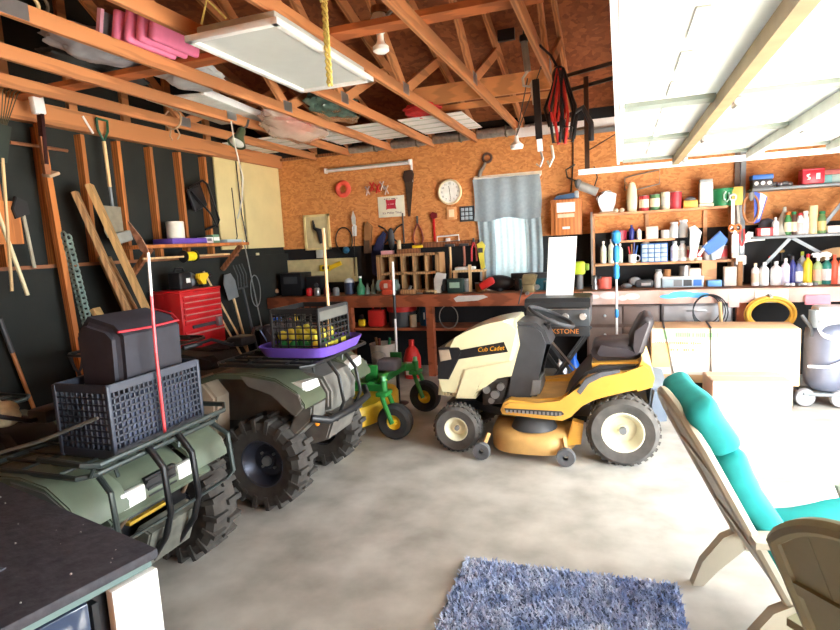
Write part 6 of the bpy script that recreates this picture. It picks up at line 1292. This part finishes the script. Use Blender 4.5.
for s_ in (-1,1): MB().box((s_*.27,0,.02),(.04,1.14,.06),bev=.006).build('frame_side', whitep, t)
wpn = mat('white_ribbed_sheet',(240,242,240),.5,var=.03)
for k, (x0, x1) in enumerate(((-4.58,-3.55),(-3.45,-2.40),(-2.27,-1.55))):
    t = thing('roof_panel', ('left','middle','right')[k]+' white ribbed sheet lying over the trusses near the back wall', 'sheet', ((x0+x1)/2,6.42,3.032)); MB().box((0,0,0),(x1-x0,.95,.008)).build('sheet', wpn, t)
    for q in range(4): MB().box((0,-.36+.24*q,-.0065),(x1-x0,.03,.005)).build('rib', mat('pale_rib',(206,214,206),.5), t)
for k in range(5):
    xa, xb = TX[1+k]+.02, TX[2+k]-.02
    t = thing('insulation_roll', ('first','second','third','fourth','fifth')[k]+' silver foil batt from the left between trusses at the wall top', 'insulation', ((xa+xb)/2,7.20,3.01), 0, 'foil batts')
    MB().lathe([(0,-(xb-xa)/2+.01),(.055,-(xb-xa)/2+.012),(.062,-.1),(.058,0),(.063,.1),(.055,(xb-xa)/2-.012),(0,(xb-xa)/2-.01)],axis='x',n=16).build('batt', foil, t)
    MB().box((.1,0,0),(.03,.135,.135),bev=.02).build('seam', mat('dark_seam',(96,90,78),.6), t)
# bags on the trusses
def lump(name, label, c, r, m, seed, cat='bag'):
    rr = random.Random(seed); b = MB(); q = bmesh.ops.create_icosphere(b.bm, subdivisions=4, radius=1.0); ph = [rr.uniform(0,6) for _ in range(6)]
    for v in q['verts']:
        n = v.co.copy(); f = 1+.10*math.sin(5*n.x+ph[0])*math.sin(6*n.y+ph[1])+.07*math.sin(11*n.z+ph[2])+.05*math.sin(17*n.x+ph[3])*math.sin(15*n.z+ph[4]); v.co = Vector((n.x*r[0]*f, n.y*r[1]*f, n.z*r[2]*f))
    return tag(b.build(name, m, loc=c), label, cat)
lump('plastic_bag','dark green glossy plastic bag bundled on the trusses',(-2.68,5.30,3.09),(.20,.45,.12),mat('glossy_green_bag',(84,106,96),.12,var=.5,scale=9,bump=.6,coat=.5),3)
lump('plastic_bag','clear plastic bag with red contents sagging between the trusses',(-3.20,5.35,2.98),(.24,.52,.15),mat('cloudy_clear_bag',(232,206,186),.15,var=.12,scale=8,bump=.5,coat=.4,alpha=.5),5)
lump('red_bundle','coral bundle inside the sagging clear plastic bag',(-3.14,5.30,3.0),(.15,.30,.10),mat('coral_cloth',(240,90,80),.7,var=.2),8,'bundle')
lump('red_cloth','red cloth bundle lying on the trusses near the back wall',(-2.0,6.0,3.11),(.20,.18,.075),mat('scarlet_cloth',(216,50,52),.7,var=.25),9,'cloth')
t = thing('tube', 'blue and white bottle beside the red cloth bundle on the trusses', 'bottle', (-1.95,6.32,3.09)); MB().cyl((-.1,0,.0),(.02,0,-.02),.04,n=14).build('body', mat('blue_bottle_plastic',(60,120,180),.4), t); MB().cyl((.02,0,-.02),(.14,0,-.04),.035,n=14).build('white_end', whitep, t)
lump('blanket','grey padded bundle stored on the trusses behind the pink pads',(-3.31,3.08,3.125),(.20,.36,.09),mat('grey_quilt',(150,150,156),.85,var=.2),11,'bundle')
for k in range(4):
    tag(MB().box((-2.93+.078*k,3.08+.02*k,3.125),(.052,.42,.20),rot=(0,.25,0),bev=.022,seg=3).build('foam_pad', mat('pink_foam',(240,130,170),.75,var=.08)), ('leftmost','second','third','rightmost')[k]+' of the pink foam pads stacked on the trusses', 'pad', 'pink foam pads')
t = thing('picture_frame', 'pink-edged grey framed board leaning on the pink foam pads', 'frame', (-3.02,2.98,3.13), rot=(0,.25,0)); MB().box((0,0,0),(.015,.26,.18)).build('board', greyp, t)
for s_ in (-1,1): MB().box((0,s_*.13,0),(.03,.025,.20)).build('frame_side', mat('pale_pink_frame',(236,176,196),.6), t)
lump('dark_bundle','dark bundle stored over the truss nearest the left wall',(-3.80,3.52,3.17),(.19,.45,.10),mat('dark_bundle_cloth',(56,58,58),.85,var=.3),13,'bundle')
lump('dark_bundle','white-grey bag stored over the trusses behind the brace board',(-3.20,3.85,3.11),(.22,.3,.09),mat('white_grey_bag',(190,192,194),.6,var=.15),15,'bag')
# ropes
t = thing('rope', 'braided yellow rope hanging over the right edge of the white light box', 'rope', (0,0,0)); x0 = -1.60
for q in range(3):
    MB().tube([(x0+.013*math.cos(k*1.1+q*2.1), 3.11+.013*math.sin(k*1.1+q*2.1), 3.30-.020*k) for k in range(34)],.008,6).build('strand', rope_y, t)
t = thing('rope', 'loose yellow rope loop hanging just right of the braided rope', 'rope', (0,0,0)); MB().tube([(-1.56,3.0,3.45),(-1.58,3.0,3.2),(-1.56,3.0,3.06),(-1.525,3.0,3.06),(-1.51,3.0,3.2),(-1.54,3.0,3.45)],.010,8).build('loop', rope_y, t)
t = thing('rope', 'pale twine knotted round the truss nearest the left wall', 'rope', (-4.05,4.55,2.95)); MB().torus((0,0,.05),.10,.009,'y',n=20,sy=.9).build('loop', mat('pale_twine',(190,160,130)), t)
for s_ in (-1,1): MB().tube([(0.03*s_,0,-.02),(.06*s_,.01,-.10),(.03*s_,.0,-.14)],.008,6).build('end', mat('pale_twine',(190,160,130)), t)
t = thing('cable', 'coil of pale cable looped over a truss at the upper left', 'cable', (-2.93,2.28,3.06)); MB().torus((0,0,0),.10,.010,'x',n=22,sy=.6).build('coil', mat('cream_cable',(206,180,130),.5), t); MB().torus((.02,.03,.01),.11,.009,'x',n=22,sy=.6).build('coil', mat('dark_bronze',(66,54,40)), t)
tag(MB().box((-2.858,2.16,2.975),(.004,.20,.085)).build('metal_plate', steel), 'bright nail plate on the truss at the upper left corner', 'plate')
t = thing('hook', 'brass hook screwed under the truss at the upper left', 'hook', (-2.88,2.10,2.93)); MB().tube([(0,0,0),(-.02,.0,-.06),(-.05,.0,-.09),(-.06,0,-.07)],.006,6).build('hook_wire', mat('brass_wire',(206,160,70),.4,metal=.5), t)
# hoist and hanging cords near the raised door
t = thing('hoist_scale', 'grey spring balance with hooks hanging from the truss by the raised door', 'hoist', (-.595,4.0,0)); MB().cyl((0,0,3.18),(0,0,3.0),.006,n=6).build('cord', black, t); MB().cyl((0,0,3.0),(.02,0,2.80),.022,n=12).build('barrel', mat('dull_zinc',(140,138,130),.4,metal=.5), t); MB().lathe([(0,0),(.03,0),(.03,.04),(0,.04)],c=(0,0,2.99),n=14).build('top_cap', black, t)
MB().tube([(.02,0,2.80),(-.015,0,2.76),(-.01,0,2.71),(.03,0,2.70),(.05,0,2.74),(.045,0,2.66),(.055,0,2.58)],.009,8).build('hook', mat('bright_zinc',(200,196,184),.35,metal=.6), t)
t = thing('strap_bar', 'long black rubber strap with white hook hanging beneath the spring balance', 'strap', (-.525,4.0,0)); MB().bar((0,0,2.74),(.015,0,2.35),.045,.02).build('strap', black, t); MB().bar((.015,0,2.35),(.02,0,2.27),.035,.02).build('white_hook_block', whitep, t); MB().tube([(.02,0,2.28),(.035,0,2.22),(.015,0,2.17),(-.01,0,2.19)],.008,6).build('hook', steel, t)
t = thing('cord_bundle', 'bundle of black and red cords hanging from the truss by the raised door', 'cord', (-.365,4.05,-.13)); rr = random.Random(4)
for k in range(9):
    x = rr.uniform(-.06,.06); y = rr.uniform(-.05,.05); lw = rr.uniform(.03,.06); zb = rr.uniform(2.42,2.60)
    MB().tube([(x*.4,y,2.92),(x*.6-lw*.5,y,2.80),(x-lw,y,(2.8+zb)/2),(x-lw*.5,y,zb),(x+lw*.5,y,zb),(x+lw,y,(2.8+zb)/2),(x*.6+lw*.5,y,2.80),(x*.4,y,2.92)],.010,8).build('cord_loop', redp if k in (3,5,7) else black, t)
MB().ell((-.01,0,2.88),(.05,.05,.07),12).build('tie', black, t); MB().tube([(0,0,2.90),(-.06,0,3.02),(-.135,0,3.10)],.008,6).build('hanging_cord', black, t); MB().tube([(.05,0,2.62),(.14,-.02,2.66),(.19,-.02,2.55),(.19,-.02,2.44)],.018,8).build('curved_end', dkgrey, t)
for k, x in enumerate((-.07,)): MB().tube([(x,0,2.44),(x+.01,0,2.36),(x-.02,0,2.30),(x-.03,0,2.34)],.009,6).build('hook', mat('bright_zinc',(200,196,184)), t)
t = thing('pulley', 'small white pulley hanging on two thin wires over the back window', 'pulley', (-.73,4.4,0)); p0 = atY(510,146,4.4)
MB().lathe([(0,-.03),(.045,-.025),(.05,0),(.02,.03),(.012,.07),(0,.07)],c=(0,0,p0.z),n=18).build('body', whitep, t); MB().cyl((0,0,p0.z+.07),(.20,0,2.94),.004,n=6).build('wire', mat('dark_wire',(70,60,50),.5), t); MB().cyl((0,0,p0.z+.07),(.15,-.38,2.76),.004,n=6).build('wire', mat('dark_wire',(70,60,50),.5), t)
p1 = atY(540,160,6.0); p2 = atY(580,130,6.0)
tag(MB().tube([atY(573,140,YB-.03), atY(573,165,YB-.03), atY(571,192,YB-.04)],.008,6).build('cable', black), 'thin black cable running down the orange wall to the wooden wall box', 'cable')
tag(MB().bar((-.70,6.56,2.80),(-.27,5.31,2.62),.02,.02).build('stay_rod', mat('dull_zinc',(140,138,130))), 'slim grey rod slanting under the white rails', 'rod')
tag(MB().box((-1.0,5.62,3.60),(.16,.05,.10)).build('junction_box', black), 'small black box fixed to the roof deck near the hanging hoist', 'box')
p = atY(428,136,6.6)
tag(MB().tube([(-2.30,6.3,3.06),(-2.1,6.45,3.05),(-1.75,6.5,3.05),(-1.6,6.5,3.05)],.012,6).build('strap', mat('pink_tan_strap',(226,180,150),.6)), 'pale strap lying over the trusses next to the red cloth', 'strap')
